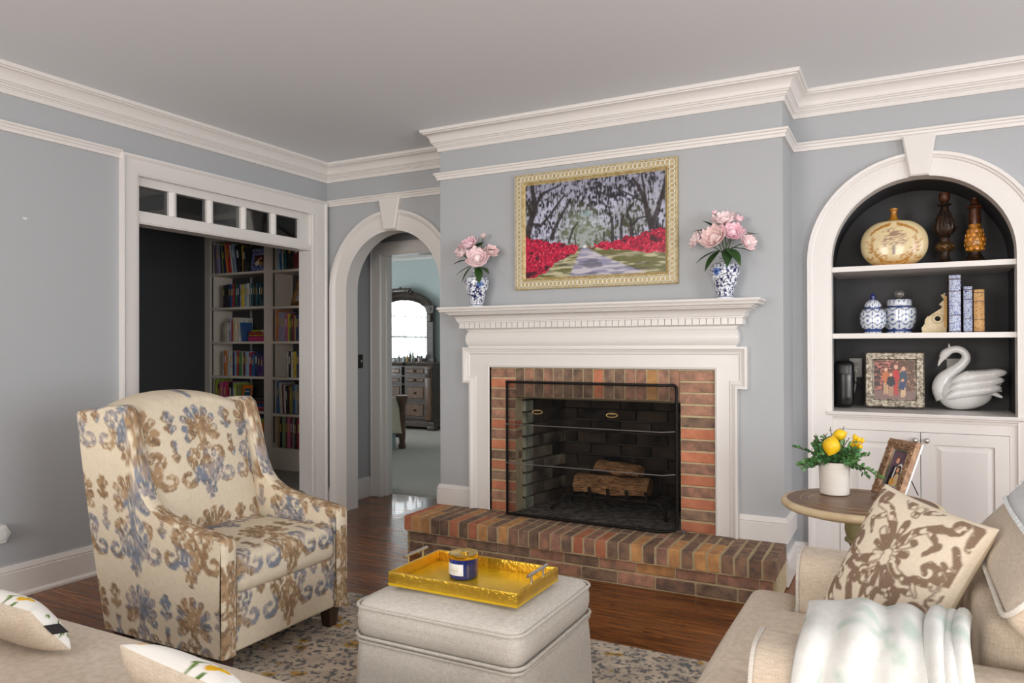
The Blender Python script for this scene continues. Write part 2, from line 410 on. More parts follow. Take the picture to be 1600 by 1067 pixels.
# wall with the nook opening
OY0, OY1, OZ = 2.867, 4.352, 2.327
m = MB(); m.box(XL - .126, XL, RY, OY0, 0, HC); m.box(XL - .126, XL, OY1, YA + .12, 0, HC); m.box(XL - .126, XL, OY0, OY1, OZ, HC)
wl = struct(m.build('wall_left', WALL), 'blue-grey wall with the cased opening to the bookcase nook')
MB().add([(XL + .0008, 2.226 + .012 * math.cos(a), 1.957 + (.008 if i % 2 else .005) * math.sin(a)) for i, a in enumerate(np.linspace(0, 2 * PI, 9)[:-1])],
         [tuple(range(8))]).build('paint_chip', TRIM, wl)

# alcove wall with the arched doorway
AXC, AR, AZ = -3.405, 0.445, 1.72
def arch_pts(xc, r, zs, n=28): return [(xc - r * math.cos(PI * i / n), zs + r * math.sin(PI * i / n)) for i in range(n + 1)]
poly = [(XL, 0), (AXC - AR, 0)] + arch_pts(AXC, AR, AZ) + [(AXC + AR, 0), (CX0 + .02, 0), (CX0 + .02, HC), (XL, HC)]
struct(MB().prism(poly, YA, YA + .12).build('wall_alcove', WALL), 'grey wall pierced by an arched doorway')

# niche wall
NXC, NR, NZ = 0.081, 0.438, 1.751
poly = [(CX1 - .02, 0), (NXC - NR, 0)] + arch_pts(NXC, NR, NZ) + [(NXC + NR, 0), (RX, 0), (RX, HC), (CX1 - .02, HC)]
struct(MB().prism(poly, YA, YA + .06).build('wall_niche', WALL), 'grey wall around the arched built-in niche')

# chimney breast (brick opening left free)
BX0, BX1, BZ = -2.337, -0.914, 1.148
m = MB(); m.box(CX0, BX0 - .0, YC, YA, 0, HC); m.box(BX1, CX1, YC, YA, 0, HC); m.box(BX0, BX1, YC, YA, BZ, HC)
struct(m.build('wall_chimney', WALL), 'projecting grey chimney breast')

# walls behind and beside the camera, with window openings
def window_wall(name, axis, at, u0, u1, wins, lab):
    m = MB(); us = [u0] + [q for w_ in wins for q in w_] + [u1]
    def bx(a, b, z0, z1):
        if axis == 'y': m.box(a, b, at - .12, at, z0, z1)
        else: m.box(at, at + .12, a, b, z0, z1)
    for i in range(0, len(us), 2): bx(us[i], us[i + 1], 0, HC)
    for a, b in wins: bx(a, b, 0, .5); bx(a, b, 2.4, HC)
    struct(m.build(name, WALL), lab)
window_wall('wall_front', 'y', RY, XL - .126, RX + .12, [(-3.1, -1.3), (.1, 1.9)], 'grey wall with two windows behind the seating')
window_wall('wall_right', 'x', RX, RY, YA + .06, [(-.6, 1.2), (1.95, 3.45)], 'grey side wall with two windows')
wn = 0
for axis, at, a, b in (('y', RY, -3.1, -1.3), ('y', RY, .1, 1.9), ('x', RX, -.6, 1.2), ('x', RX, 1.95, 3.45)):
    wn += 1; m = MB()
    def bar(u0, u1, z0, z1):
        if axis == 'y': m.box(u0, u1, at - .09, at - .05, z0, z1)
        else: m.box(at + .05, at + .09, u0, u1, z0, z1)
    bar(a, a + .06, .5, 2.4); bar(b - .06, b, .5, 2.4); bar(a, b, .5, .56); bar(a, b, 2.34, 2.4); bar(a, b, 1.43, 1.47); bar((a + b) / 2 - .02, (a + b) / 2 + .02, .5, 2.4)
    struct(m.build('window_%d' % wn, TRIM), 'white sash window letting in daylight')

# ---- mouldings
CROWN = [(0, 2.579), (.013, 2.579), (.015, 2.603), (.021, 2.604), (.021, 2.609), (.028, 2.613), (.031, 2.622), (.038, 2.626), (.040, 2.632), (.046, 2.634),
         (.047, 2.645), (.052, 2.660), (.061, 2.674), (.074, 2.684), (.086, 2.688), (.088, 2.694), (.097, 2.696), (.100, 2.712), (.100, HC), (0, HC)]
xyz = lambda x, y, h: (x, y, h)
loop = [(XL, RY), (XL, YA), (CX0, YA), (CX0, YC), (CX1, YC), (CX1, YA), (RX, YA), (RX, RY)]
struct(MB().sweep(loop, CROWN, xyz, closed=True).build('trim_1', TRIM, smooth=30), 'deep cream crown moulding along the ceiling')
RAIL = [(0, 2.388), (.016, 2.388), (.018, 2.404), (.024, 2.410), (.026, 2.420), (.034, 2.424), (.036, 2.432), (.033, 2.436), (0, 2.436)]
struct(MB().sweep([(XL, RY), (XL, 2.752)], RAIL, xyz).build('trim_2', TRIM, smooth=30), 'cream picture rail meeting the nook casing')
struct(MB().sweep([(XL + .004, YA), (CX0, YA), (CX0, YC), (CX1, YC), (CX1, YA), (RX, YA)], RAIL, xyz).build('trim_3', TRIM, smooth=30),
       'cream picture rail wrapping the chimney breast')
def base_prof(z0, h): return [(0, z0), (.034, z0), (.033, z0 + .012), (.022, z0 + .022), (.020, z0 + .024), (.020, z0 + h - .036), (.016, z0 + h - .032), (.019, z0 + h - .026), (.012, z0 + h - .006), (.010, z0 + h), (0, z0 + h)]
def base_flat(z0, h): return [(0, z0), (.020, z0), (.020, z0 + h - .036), (.015, z0 + h - .033), (.019, z0 + h - .026), (.013, z0 + h - .008), (.010, z0 + h), (0, z0 + h)]
struct(MB().sweep([(XL, RY), (XL, 2.752)], base_prof(0, .168), xyz).build('baseboard_left', TRIM, smooth=30), 'tall cream baseboard along the nook wall')
m = MB(); m.sweep([(XL, YA), (-4.0, YA)], base_flat(0, .168), xyz); m.sweep([(-2.80, YA), (CX0, YA), (CX0, YC + .02)], base_flat(0, .168), xyz)
struct(m.build('baseboard_alcove', TRIM, smooth=30), 'short cream baseboard beside the arch')
m = MB(); m.sweep([(CX0, YC + .2), (CX0, YC), (-2.482, YC)], base_flat(HZ, .132), xyz); m.sweep([(-.791, YC), (CX1, YC), (CX1, YA)], base_flat(HZ, .132), xyz)
m.sweep([(CX1, YC), (CX1, YA), (-.481, YA)], base_flat(0, .16), xyz); m.sweep([(.645, YA), (RX, YA)], base_flat(0, .16), xyz)
struct(m.build('baseboard_chimney', TRIM, smooth=30), 'cream baseboard sitting on the hearth beside the mantel legs')

# ---- cased nook opening with a five-light transom
yz = lambda y, z, h: (XL + h, y, z)
CW = 0.116
m = MB()
CAS = [(0, 0), (0, .034), (.012, .036), (.022, .030), (.026, .024), (.100, .020), (.108, .016), (CW, .014), (CW, 0)]
m.sweep([(OY0 - CW, 0), (OY0 - CW, 2.425), (OY1 + .139, 2.425), (OY1 + .139, 0)],
        [(o, h) for o, h in CAS], yz)
# jamb lining
m.box(XL - .125, XL + .001, OY0 - .002, OY0 + .012, 0, OZ - .006); m.box(XL - .125, XL + .001, OY1 - .012, OY1 + .004, 0, OZ - .006); m.box(XL - .125, XL + .001, OY0 - .002, OY1 + .004, OZ - .006, OZ + .004)
m.box(XL, XL + .014, OY1, OY1 + .03, 0, OZ)
door1 = struct(m.build('door_1', TRIM, smooth=30), 'wide cream casing around the bookcase nook opening')
ty0, ty1 = 2.01, 2.07
m = MB(); m.box(XL - .126, XL - .004, OY0 + .012, OY1 - .012, 2.026, 2.0699); m.box(XL - .05, XL + .004, OY0 + .012, OY1 - .012, 2.034, 2.066); m.build('transom_bar', TRIM, door1)
m = MB(); m.box(XL - .075, XL - .02, OY0 + .012, OY1 - .012, 2.258, OZ - .006); m.box(XL - .075, XL - .02, OY0 + .012, OY1 - .012, 2.07, 2.106)
pane_y = [(2.885, 3.107), (3.163, 3.394), (3.445, 3.679), (3.730, 3.957), (4.011, 4.240)]
m.box(XL - .075, XL - .02, OY0 + .012, pane_y[0][0], 2.106, 2.258); m.box(XL - .075, XL - .02, pane_y[-1][1], OY1 - .012, 2.106, 2.258)
sash = m.build('transom_sash', TRIM, door1)
for i in range(4):
    a, b = pane_y[i][1], pane_y[i + 1][0]; mm = MB(); mid = (a + b) / 2
    mm.prism([(XL - .075, a), (XL - .03, a), (XL - .016, mid - .012), (XL - .012, mid), (XL - .016, mid + .012), (XL - .03, b), (XL - .075, b)], 2.1065, 2.2575, 'z')
    mm.build('muntin', TRIM, sash, smooth=40)
def glass_mat(name, tint, refl=0.08):
    g = bpy.data.materials.new(name); g.use_nodes = True; n = g.node_tree.nodes; L = g.node_tree.links.new
    n.remove(n['Principled BSDF']); out = n['Material Output']
    tr = n.new('ShaderNodeBsdfTransparent'); tr.inputs[0].default_value = (*tint, 1); gl = n.new('ShaderNodeBsdfGlossy'); gl.inputs['Roughness'].default_value = 0.02
    fr = n.new('ShaderNodeFresnel'); fr.inputs[0].default_value = 1.45; mx = n.new('ShaderNodeMixShader')
    L(fr.outputs[0], mx.inputs[0]); L(tr.outputs[0], mx.inputs[1]); L(gl.outputs[0], mx.inputs[2]); L(mx.outputs[0], out.inputs[0]); return g
PANE = glass_mat('window_glass', (0.9, 0.92, 0.92))
for a, b in pane_y: MB().box(XL - .052, XL - .048, a - .002, b + .002, 2.104, 2.26).build('pane', PANE, sash)

# ---- nook beyond: raised carpeted landing, charcoal walls
NKX, BKY, LZ = -6.02, 4.98, 0.16
m = MB(); m.box(NKX - .1, NKX, .6, 5.4, 0, HC); struct(m.build('wall_nook', CHAR), 'charcoal painted wall of the bookcase nook')
m = MB(); m.box(NKX, XL - .126, 5.28, 5.34, 0, HC); m.box(NKX, XL - .126, .6, .66, 0, HC); struct(m.build('wall_nook_end', CHAR), 'charcoal end wall behind the bookcase')
struct(MB().box(XL - .135, XL - .126, .66, OY0 - .004, 0, HC).build('wall_nook_side', CHAR), 'charcoal inner face of the nook')
struct(MB().box(XL - .135, XL - .126, OY1 + .004, 5.28, 0, HC).build('wall_nook_return', CHAR), 'charcoal return beside the casing')
struct(MB().box(NKX - .1, XL - .126, .6, 5.4, HC - .01, HC + .05).build('ceiling_nook', CEIL), 'ceiling of the bookcase nook')
struct(MB().box(NKX, XL - .05, .66, 5.28, -.06, -.004).build('floor_nook', OAK), 'floor below the landing')
m = MB(); m.rbox(((NKX + XL - .139) / 2, 2.97, LZ / 2 + .01), ((XL - .141 - NKX) / 2, 2.3, LZ / 2 - .012), .01, (4, 10, 1))
noseprof = [(XL - .10 + .045 * math.sin(a) + .0, LZ - .03 + .032 * math.cos(a)) for a in np.linspace(0, PI, 9)]
m.prism([(XL - .20, LZ + .0005)] + noseprof + [(XL - .20, LZ - .062)], OY0 + .014, OY1 - .013, 'y')
m.box(XL - .16, XL - .085, OY0 + .014, OY1 - .013, 0, LZ - .02)
tag(m.build('carpeted_landing', CARPET, smooth=50), 'raised stair landing covered in grey-beige carpet inside the nook', 'landing')

# ---- arched doorway casing with keystone
xz = lambda yy: (lambda x, z, h: (x, yy - h, z))
def arch_path(xc, r, zs, z0=0.0, n=36): return [(xc - r, z0)] + arch_pts(xc, r, zs, n) + [(xc + r, z0)]
ARCHP = [(0, 0), (0, .016), (.008, .018), (.100, .020), (.106, .026), (.116, .030), (.122, .036), (.144, .038), (.147, .030), (.147, 0)]
def inv(prof): return [(-o, h) for o, h in prof]
m = MB(); m.sweep(arch_path(AXC, AR, AZ), inv(ARCHP), xz(YA))
d2 = struct(m.build('door_2', TRIM, smooth=30), 'cream casing of the arched doorway')
MB().sweep(arch_path(AXC, AR + .004, AZ), [(.0, -.12), (.0, .017), (.012, .017), (.012, -.12)], xz(YA)).build('jamb', TRIM, d2, smooth=30)
def keystone(xc, y, z0, z1, w0, w1, parent):
    mm = MB(); n = len(mm.v); d = .052; b = .008
    def ring(yy, k): return [(xc - w0 + k, yy, z0 + k), (xc + w0 - k, yy, z0 + k), (xc + w1 - k, yy, z1), (xc - w1 + k, yy, z1)]
    v = ring(y, 0) + ring(y - d + b, 0) + ring(y - d, b)
    f = [(8, 9, 10, 11)] + [(i, (i + 1) % 4, (i + 1) % 4 + 4, i + 4) for i in range(4)] + [(i + 4, (i + 1) % 4 + 4, (i + 1) % 4 + 8, i + 8) for i in range(4)]
    mm.add(v, f); return mm.build('keystone', TRIM, parent)
keystone(AXC, YA, 2.160, 2.392, .052, .098, d2)

# ---- vestibule behind the arch and the bedroom door
VY = 5.08
struct(MB().box(-4.16, -4.062, YA + .12, VY, 0, HC).build('wall_vestibule', WALL_D), 'grey side wall of the little vestibule')
struct(MB().box(-2.76, -2.70, YA + .0, VY, 0, HC).build('wall_vestibule_side', WALL_D), 'far side wall of the vestibule')
m = MB(); m.box(-4.16, -3.94, VY, VY + .13, 0, HC); m.box(-3.10, -2.70, VY, VY + .13, 0, HC); m.box(-3.94, -3.10, VY, VY + .13, 2.075, HC)
struct(m.build('wall_bedroom_door', WALL_D), 'grey wall around the bedroom doorway')
struct(MB().box(-4.16, -2.70, YA + .12, VY + .13, 2.6, 2.66).build('ceiling_vestibule', WALL_D), 'ceiling of the vestibule')
struct(MB().sweep([(-4.062, YA + .12), (-4.062, VY), (-4.045, VY)], base_flat(0, .168), xyz).build('baseboard_vestibule', TRIM, smooth=30), 'cream baseboard in the vestibule')
m = MB(); m.sweep([(-4.048, 0), (-4.048, 2.168), (-3.0, 2.168), (-3.0, 0)], [(0, 0), (0, .028), (.01, .03), (.018, .022), (.096, .018), (.106, .010), (.106, 0)], xz(VY))
m.box(-3.955, -3.938, VY - .004, VY + .135, 0, 2.07); m.box(-3.102, -3.09, VY - .004, VY + .135, 0, 2.07); m.box(-3.955, -3.09, VY - .004, VY + .135, 2.058, 2.078)
m.box(-3.94, -3.926, VY + .05, VY + .09, 0, 2.07)
struct(m.build('door_3', TRIM, smooth=30), 'cream cased doorway into the bedroom')
sp = thing('light_switch', 'dark bronze switch plate on grey vestibule wall', 'switch', (-4.062, 4.94, 1.156))
m = MB(); m.rbox((.003, 0, 0), (.004, .029, .058), .003, (1, 2, 3)); m.build('plate', mat('bronze_plate', srgb(52, 46, 42), .4, .6), sp, smooth=40)
MB().box(.004, .016, -.006, .006, -.008, .014).build('toggle', mat('toggle', srgb(190, 186, 180), .4), sp)

# ---- bedroom
struct(MB().box(-9.6, -2.7, VY + .14, 9.98, -.05, -.001).build('floor_bedroom', CARPET2), 'pale bedroom carpet')
struct(MB().box(-9.6, -2.4, 9.93, 10.03, 0, 2.80).build('wall_bedroom', TEAL), 'pale aqua bedroom wall behind the dresser')
struct(MB().box(-2.7, -2.6, VY + .13, 10.0, 0, 2.80).build('wall_bedroom_side', TEAL), 'pale aqua bedroom side wall')
m = MB(); m.box(-9.6, -9.5, 5.36, 5.8, 0, 2.8); m.box(-9.6, -9.5, 7.3, 10.0, 0, 2.8); m.box(-9.6, -9.5, 5.8, 7.3, 0, .62); m.box(-9.6, -9.5, 5.8, 7.3, 2.36, 2.8)
struct(m.build('wall_bedroom_window', TEAL), 'pale aqua bedroom wall with a window')
struct(MB().box(-9.6, -4.16, 5.36, 5.44, 0, 2.8).build('wall_bedroom_inner', TEAL), 'pale aqua inner bedroom wall')
struct(MB().box(-9.6, -2.6, VY + .02, 10.0, 2.80, 2.86).build('ceiling_bedroom', mat('bedroom_ceiling', srgb(235, 235, 232), .8)), 'white bedroom ceiling')
struct(MB().sweep([(-9.5, 9.93), (-2.7, 9.93)], [(0, 2.69), (.02, 2.69), (.03, 2.72), (.07, 2.77), (.10, 2.78), (.10, 2.80), (0, 2.80)], xyz).build('trim_4', TRIM), 'white bedroom crown moulding')
m = MB()
for a, b in ((5.70, 5.80), (7.30, 7.40)): m.box(-9.52, -9.47, a, b, .52, 2.46)
m.box(-9.52, -9.47, 5.70, 7.40, 2.36, 2.46); m.box(-9.52, -9.46, 5.70, 7.40, .54, .62); m.box(-9.565, -9.52, 5.8, 7.3, 1.46, 1.51)
for y in (6.15, 6.53, 6.57, 6.95): m.box(-9.56, -9.53, y - .012, y + .012, .62, 2.36)
for z in (1.04, 1.93): m.box(-9.558, -9.532, 5.8, 7.3, z - .012, z + .012)
struct(m.build('window_5', TRIM), 'white bedroom window with small panes')

# ------------------------------------------------------------------ brick fireplace
fire = thing('brick_fireplace', 'red and brown brick fireplace with a raised brick hearth', 'fireplace', (-1.65, 4.0, 0))
FO = Vector((-1.65, 4.0, 0))
rb = random.Random(11)
def brick_mesh(sx, sy, sz, seed):
    r = random.Random(seed); c = .0045
    v = []
    for s_, k in ((1, 0), (1, 1)): pass
    hx, hy, hz = sx / 2, sy / 2, sz / 2
    for zz in (-1, 1):
        for inset in (0, 1):
            for (a, b) in ((-1, -1), (1, -1), (1, 1), (-1, 1)):
                j = lambda: r.uniform(-.0013, .0013)
                if inset: v.append((a * (hx - c) + j(), b * (hy - c) + j(), zz * hz + j()))
                else: v.append((a * hx + j(), b * hy + j(), zz * (hz - c) + j()))
    # rings: 0 outer low, 1 inset low, 2 outer high, 3 inset high
    f = [(4, 7, 6, 5), (12, 13, 14, 15)]
    for i in range(4):
        k = (i + 1) % 4; f += [(i, k, k + 8, i + 8), (i + 8, k + 8, k + 12, i + 12), (k, i, i + 4, k + 4)]
    m = MB(); m.add(v, f); return m
protos = {}
def brick(parent, c, size, m_, origin=FO, rot=(0, 0, 0)):
    vi = rb.randrange(3); key = (tuple(round(s, 3) for s in size), vi, m_.name)
    if key not in protos:
        o = brick_mesh(*size, vi * 17 + len(protos)).build('brick', m_, parent); protos[key] = o
    else: o = protos[key].copy(); C.objects.link(o); o.parent = parent
    o.location = Vector(c) - origin; o.rotation_euler = rot; return o
def pick(ws): return rb.choices(BRICKS, ws)[0]
HX0, HX1, HY0 = -2.752, -0.545, 3.755
# hearth
m = MB(); m.box(HX0 + .008 - FO.x, HX1 - .008 - FO.x, HY0 + .034 - FO.y, YC - FO.y, 0, .140); m.box(HX0 + .012 - FO.x, HX1 - .012 - FO.x, HY0 + .0045 - FO.y, YC - .001 - FO.y, .138, HZ - .0035)
hearth = m.build('hearth', MORTAR, fire)
p = 0.0669; n = int(round((HX1 - HX0) / p)); p = (HX1 - HX0) / n
for row, (y0, y1) in enumerate(((HY0, HY0 + .197), (HY0 + .207, YC - .004))):
    for i in range(n):
        cx = HX0 + p * (i + .5); mm = pick((1.0, 1.3, 3, 3, 2.2)) if row == 0 else pick((.5, 1.4, 4, 2.6, .8))
        if i == 0: mm = BRICKS[0]
        if i >= n - 3: mm = BRICKS[3]
        brick(hearth, (cx + rb.uniform(-.0015, .0015), (y0 + y1) / 2 + rb.uniform(-.003, .003), .188 + rb.uniform(-.001, .0015)), (p - .0125, y1 - y0, .092), mm)
cp = (0.140) / 2
for c_ in range(2):
    z = cp * (c_ + .5) - .002 + .004; off = 0 if c_ == 1 else .105; x = HX0 + .028 - off; x1 = HX1 - .02
    while x < x1 - .02:
        a = max(x, HX0 + .028); b = min(x + .2, x1)
        if b - a > .03: brick(hearth, ((a + b) / 2, HY0 + .028 + .05, z), (b - a, .1, cp - .010), pick((.9, 2.0, 2.6, 3.4, .4)))
        x += .21
    for sx in (HX0 + .026 + .05, HX1 - .022 - .05):
        for (a, b) in ((HY0 + .14, HY0 + .335), (HY0 + .345, YC)) if c_ else ((HY0 + .14, HY0 + .24), (HY0 + .25, YC)):
            brick(hearth, (sx, (a + b) / 2, z), (.1, b - a - .006, cp - .010), pick((1, 2, 3, 2, .4)))
# side of the top course
# surround
BY = 4.128
m = MB(); m.box(BX0 + .003 - FO.x, -2.1601 - FO.x, BY + .006 - FO.y, BY + .1 - FO.y, HZ, BZ - .003); m.box(-1.1099 - FO.x, BX1 - .003 - FO.x, BY + .006 - FO.y, BY + .1 - FO.y, HZ, BZ - .003)
m.box(-2.16 - FO.x, -1.11 - FO.x, BY + .006 - FO.y, BY + .1 - FO.y, .967, BZ - .003)
sur = m.build('brick_surround', MORTAR, fire)
nc = 14; ch = (BZ - .004 - HZ) / nc
for side, (a, b) in enumerate(((BX0 + .007, -2.160), (-1.109, BX1 - .007))):
    for i in range(nc):
        z = HZ + ch * (i + .5); mm = BRICKS[0] if i % 2 == 0 else rb.choice([BRICKS[1], BRICKS[2], BRICKS[1]])
        if i > 9 and rb.random() < .3: mm = BRICKS[1]
        brick(sur, ((a + b) / 2 + rb.uniform(-.002, .002), BY + .046, z), (b - a, .092, ch - .0105), mm)
ns = 16; sp_ = (2.160 - 1.109) / ns
for i in range(ns):
    brick(sur, (-2.160 + sp_ * (i + .5), BY + .046, (.969 + BZ - .006) / 2), (sp_ - .010, .092, BZ - .977), pick((.6, 2.2, 3.2, 1.2, .1)))
# firebox
FX0, FX1, FY0, FY1 = -2.155, -1.114, BY + .10, 4.70
BKX0, BKX1 = -2.075, -1.20
m = MB()
q = [(FX0 - .004, FY0), (FX1 + .004, FY0), (BKX1, FY1 + .01), (BKX0, FY1 + .01)]
wall_t = .04
def quadwall(p0, p1, z0, z1, th):
    d = Vector((p1[0] - p0[0], p1[1] - p0[1], 0)).normalized(); nn = Vector((-d.y, d.x, 0)) * th
    pts = [(p0[0], p0[1]), (p1[0], p1[1]), (p1[0] + nn.x, p1[1] + nn.y), (p0[0] + nn.x, p0[1] + nn.y)]
    m.prism([(a - FO.x, b - FO.y) for a, b in pts], z0, z1, 'z')
quadwall((FX0 - .012, FY0), (BKX0 - .012, FY1 + .012), HZ, 1.05, .05)
quadwall((BKX0 - .03, FY1 + .012), (BKX1 + .03, FY1 + .012), HZ, 1.05, .05)
quadwall((BKX1 + .012, FY1 + .012), (FX1 + .012, FY0), HZ, 1.05, .05)
m.box(FX0 - .1 - FO.x, FX1 + .1 - FO.x, BY + .05 - FO.y, FY1 + .08 - FO.y, 1.02, 1.06)
fbx = m.build('firebox', mat('sooty_mortar', srgb(92, 88, 80), .95, var=.9, vscale=4, col2=srgb(30, 28, 26)), fire)
MB().box(FX0 - .02 - FO.x, FX1 + .02 - FO.x, BY - .005 - FO.y, FY1 + .03 - FO.y, HZ - .02, HZ + .006).build('ash_floor', ASH, fire)
nfc = 10; fch = .78 / nfc
def fire_wall(p0, p1, m_a, m_b, inward):
    d = Vector((p1[0] - p0[0], p1[1] - p0[1])); L_ = d.length; ang = math.atan2(d.y, d.x); d.normalize()
    nn = Vector((d.y, -d.x)) * inward
    for i in range(nfc):
        s = 0 if i % 2 == 0 else -.10
        while s < L_ - .02:
            a = max(s, 0.002); b = min(s + .2, L_ - .002)
            if b - a > .02:
                cx = p0[0] + d.x * (a + b) / 2 + nn.x * .004; cy = p0[1] + d.y * (a + b) / 2 + nn.y * .004
                mm = m_b if i > nfc * .55 or rb.random() < .35 else m_a
                brick(fbx, (cx, cy, HZ + fch * (i + .5)), (b - a, .03, fch - .010), mm, rot=(0, 0, ang))
            s += .21
fire_wall((FX0, FY0 + .12), (BKX0, FY1), FIREBRICK, FIREBRICK_B, 1)
fire_wall((BKX0, FY1), (BKX1, FY1), FIREBRICK_B, FIREBRICK_B, 1)
fire_wall((BKX1, FY1), (FX1, FY0 + .12), FIREBRICK, FIREBRICK_B, 1)
# the pale cast edge bricks just inside the opening
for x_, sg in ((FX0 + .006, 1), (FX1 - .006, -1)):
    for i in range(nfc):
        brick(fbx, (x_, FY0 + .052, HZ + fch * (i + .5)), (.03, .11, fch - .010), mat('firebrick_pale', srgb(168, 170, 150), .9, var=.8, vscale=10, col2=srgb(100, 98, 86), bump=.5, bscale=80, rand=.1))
MB().box(FX0 - FO.x, FX1 - FO.x, BY + .02 - FO.y, BY + .11 - FO.y, .955, .968).build('lintel', mat('steel_lintel', srgb(120, 104, 78), .7, .2), fire)
# damper hood: black smoke wall over the back
m = MB(); m.prism([(FY1 - .03 - FO.y, .99), (FY1 + .0 - FO.y, .80), (FY1 + .03 - FO.y, .80), (FY1 + .03 - FO.y, 1.02), (BY + .11 - FO.y, 1.02), (BY + .11 - FO.y, 1.0)], FX0 - FO.x, FX1 - FO.x, 'x')
m.build('smoke_shelf', SOOT, fire)

# grate and log
gr = thing('fire_grate', 'black iron log grate standing in the firebox', 'grate', (-1.60, 4.42, HZ + .006))
for x in (-.24, -.12, 0, .12, .24):
    MB().tube([(x, -.15, .165), (x, -.135, .115), (x, -.10, .105), (x, .12, .105), (x, .145, .12), (x, .15, .18)], .011, 6).build('bar', IRON, gr, smooth=40)
for y in (-.09, .10): MB().tube([(-.33, y, .095), (.33, y, .095)], .010, 6).build('rail', IRON, gr, smooth=40)
for sx in (-1, 1):
    for sy in (-1, 1): MB().tube([(sx * .30, sy * .09, .095), (sx * .34, sy * .10, .06), (sx * .37, sy * .16, .0135)], .012, 6).build('leg', IRON, gr, smooth=40)
BARK = mat('split_log', srgb(186, 138, 92), .9, var=.9, vscale=9, vstretch=(2, 18, 18), col2=srgb(76, 50, 34), bump=.8, bscale=30, bstretch=(1, 12, 12))
def log_mesh(ln, prof, seed):
    r = random.Random(seed); m = MB(); k = 14
    def fn(a, b):
        x = (a - .5) * ln; i = b * len(prof); i0 = int(i) % len(prof); t = i - int(i); p0 = prof[i0]; p1 = prof[(i0 + 1) % len(prof)]
        jx = .005 * math.sin(a * 17 + b * 23 + seed); return (x, p0[0] + (p1[0] - p0[0]) * t + jx, p0[1] + (p1[1] - p0[1]) * t + .006 * math.sin(a * 9 + b * 31))
    m.grid(fn, k, len(prof) * 3)
    for e in (0, k): m.add([m.v[e * (len(prof) * 3 + 1) + j] for j in range(len(prof) * 3)], [tuple(range(len(prof) * 3))])
    return m
lg = tag(log_mesh(.48, [(-.075, 0), (-.07, .05), (-.02, .10), (.05, .095), (.085, .05), (.06, .0)], 3).build('firewood_log', BARK, smooth=35), 'split log lying on the iron grate', 'log')
lg.location = (-1.62, 4.41, HZ + .128); lg.rotation_euler = (0, 0, .06)
lg2 = tag(log_mesh(.30, [(-.05, 0), (-.05, .03), (-.01, .06), (.04, .055), (.06, .03), (.04, 0)], 9).build('firewood_splinter', BARK, smooth=35), 'thinner split piece on top of the log', 'log')
lg2.location = (-1.58, 4.42, HZ + .252); lg2.rotation_euler = (0, .05, -.1)

# folding mesh screen
scr = thing('fireplace_screen', 'black wire mesh fireplace screen with brass handles', 'fire screen', (-1.66, 4.05, HZ))
sx0, sx1, sh = -.52, .475, .826
plan = [(-.545, .054), (sx0, .0), (sx1, -.014), (.535, .054)]
def rounded(pts, r=.03, n=5):
    out = []
    for i, p_ in enumerate(pts):
        a = Vector(pts[i - 1]); b = Vector(p_); c_ = Vector(pts[(i + 1) % len(pts)])
        u = (a - b).normalized(); v_ = (c_ - b).normalized(); rr = min(r, (a - b).length * .45, (c_ - b).length * .45)
        for k in range(n + 1):
            t = k / n; out.append(b + u * rr * (1 - t) ** 2 + v_ * rr * t ** 2)
    return out
FR = mat('screen_frame', srgb(24, 23, 22), .5, .5)
def screen_pt(u, z):
    """u along the plan polyline 0..3"""
    i = min(int(u), 2); t = u - i; a, b = plan[i], plan[i + 1]; return Vector((a[0] + (b[0] - a[0]) * t, a[1] + (b[1] - a[1]) * t, z))
fpath = [screen_pt(u, .0115) for u in (0, 1, 2, 3)] + [screen_pt(u, sh) for u in (3, 2, 1, 0)]
MB().tube(rounded(fpath), .0085, 8, closed=True).build('frame', FR, scr, smooth=50)
MESHM = bpy.data.materials.new('wire_mesh'); MESHM.use_nodes = True
n_ = MESHM.node_tree.nodes; n_.remove(n_['Principled BSDF']); tr_ = n_.new('ShaderNodeBsdfTransparent'); df_ = n_.new('ShaderNodeBsdfDiffuse'); df_.inputs[0].default_value = (.012, .012, .012, 1)
mx_ = n_.new('ShaderNodeMixShader'); mx_.inputs[0].default_value = .33
MESHM.node_tree.links.new(tr_.outputs[0], mx_.inputs[1]); MESHM.node_tree.links.new(df_.outputs[0], mx_.inputs[2]); MESHM.node_tree.links.new(mx_.outputs[0], n_['Material Output'].inputs[0])
for i in range(3):
    a, b = screen_pt(i, .01), screen_pt(i + .9999, .01); m = MB()
    m.add([a, b, b + Vector((0, 0, sh - .012)), a + Vector((0, 0, sh - .012))], [(0, 1, 2, 3)]); m.build('mesh_panel', MESHM, scr)
for z in (.565, .325):
    MB().tube([screen_pt(u, z) + Vector((0, -.008, 0)) for u in (.3, 1, 1.5, 1.999, 2.9)], .0032, 6).build('rod', mat('steel_rod', srgb(150, 150, 150), .3, .9), scr, smooth=50)
BRASS = mat('brass', srgb(222, 196, 140), .25, .9)
for u in (1.225, 1.705):
    c_ = screen_pt(u, .648) + Vector((0, -.012, 0))
    MB().tube([c_ + Vector((.034 * math.cos(a), -.006 * (1 - math.sin(a)), .011 * math.sin(a))) for a in np.linspace(0, 2 * PI, 15)[:-1]], .0035, 6, closed=True).build('handle', BRASS, scr, smooth=50)
    MB().box(c_.x - .02, c_.x + .02, c_.y - .002, c_.y + .004, c_.z + .006, c_.z + .012).build('handle_plate', BRASS, scr)
gv = thing('gas_valve', 'small steel gas key valve set in the hearth beside the screen', 'valve', (-1.085, 4.102, HZ + .001))
MB().lathe([(0, 0), (.016, 0), (.016, .003), (.009, .005), (.009, .010), (0, .010)], 16).build('plate', mat('steel_rod', (1, 1, 1)), gv, smooth=40)
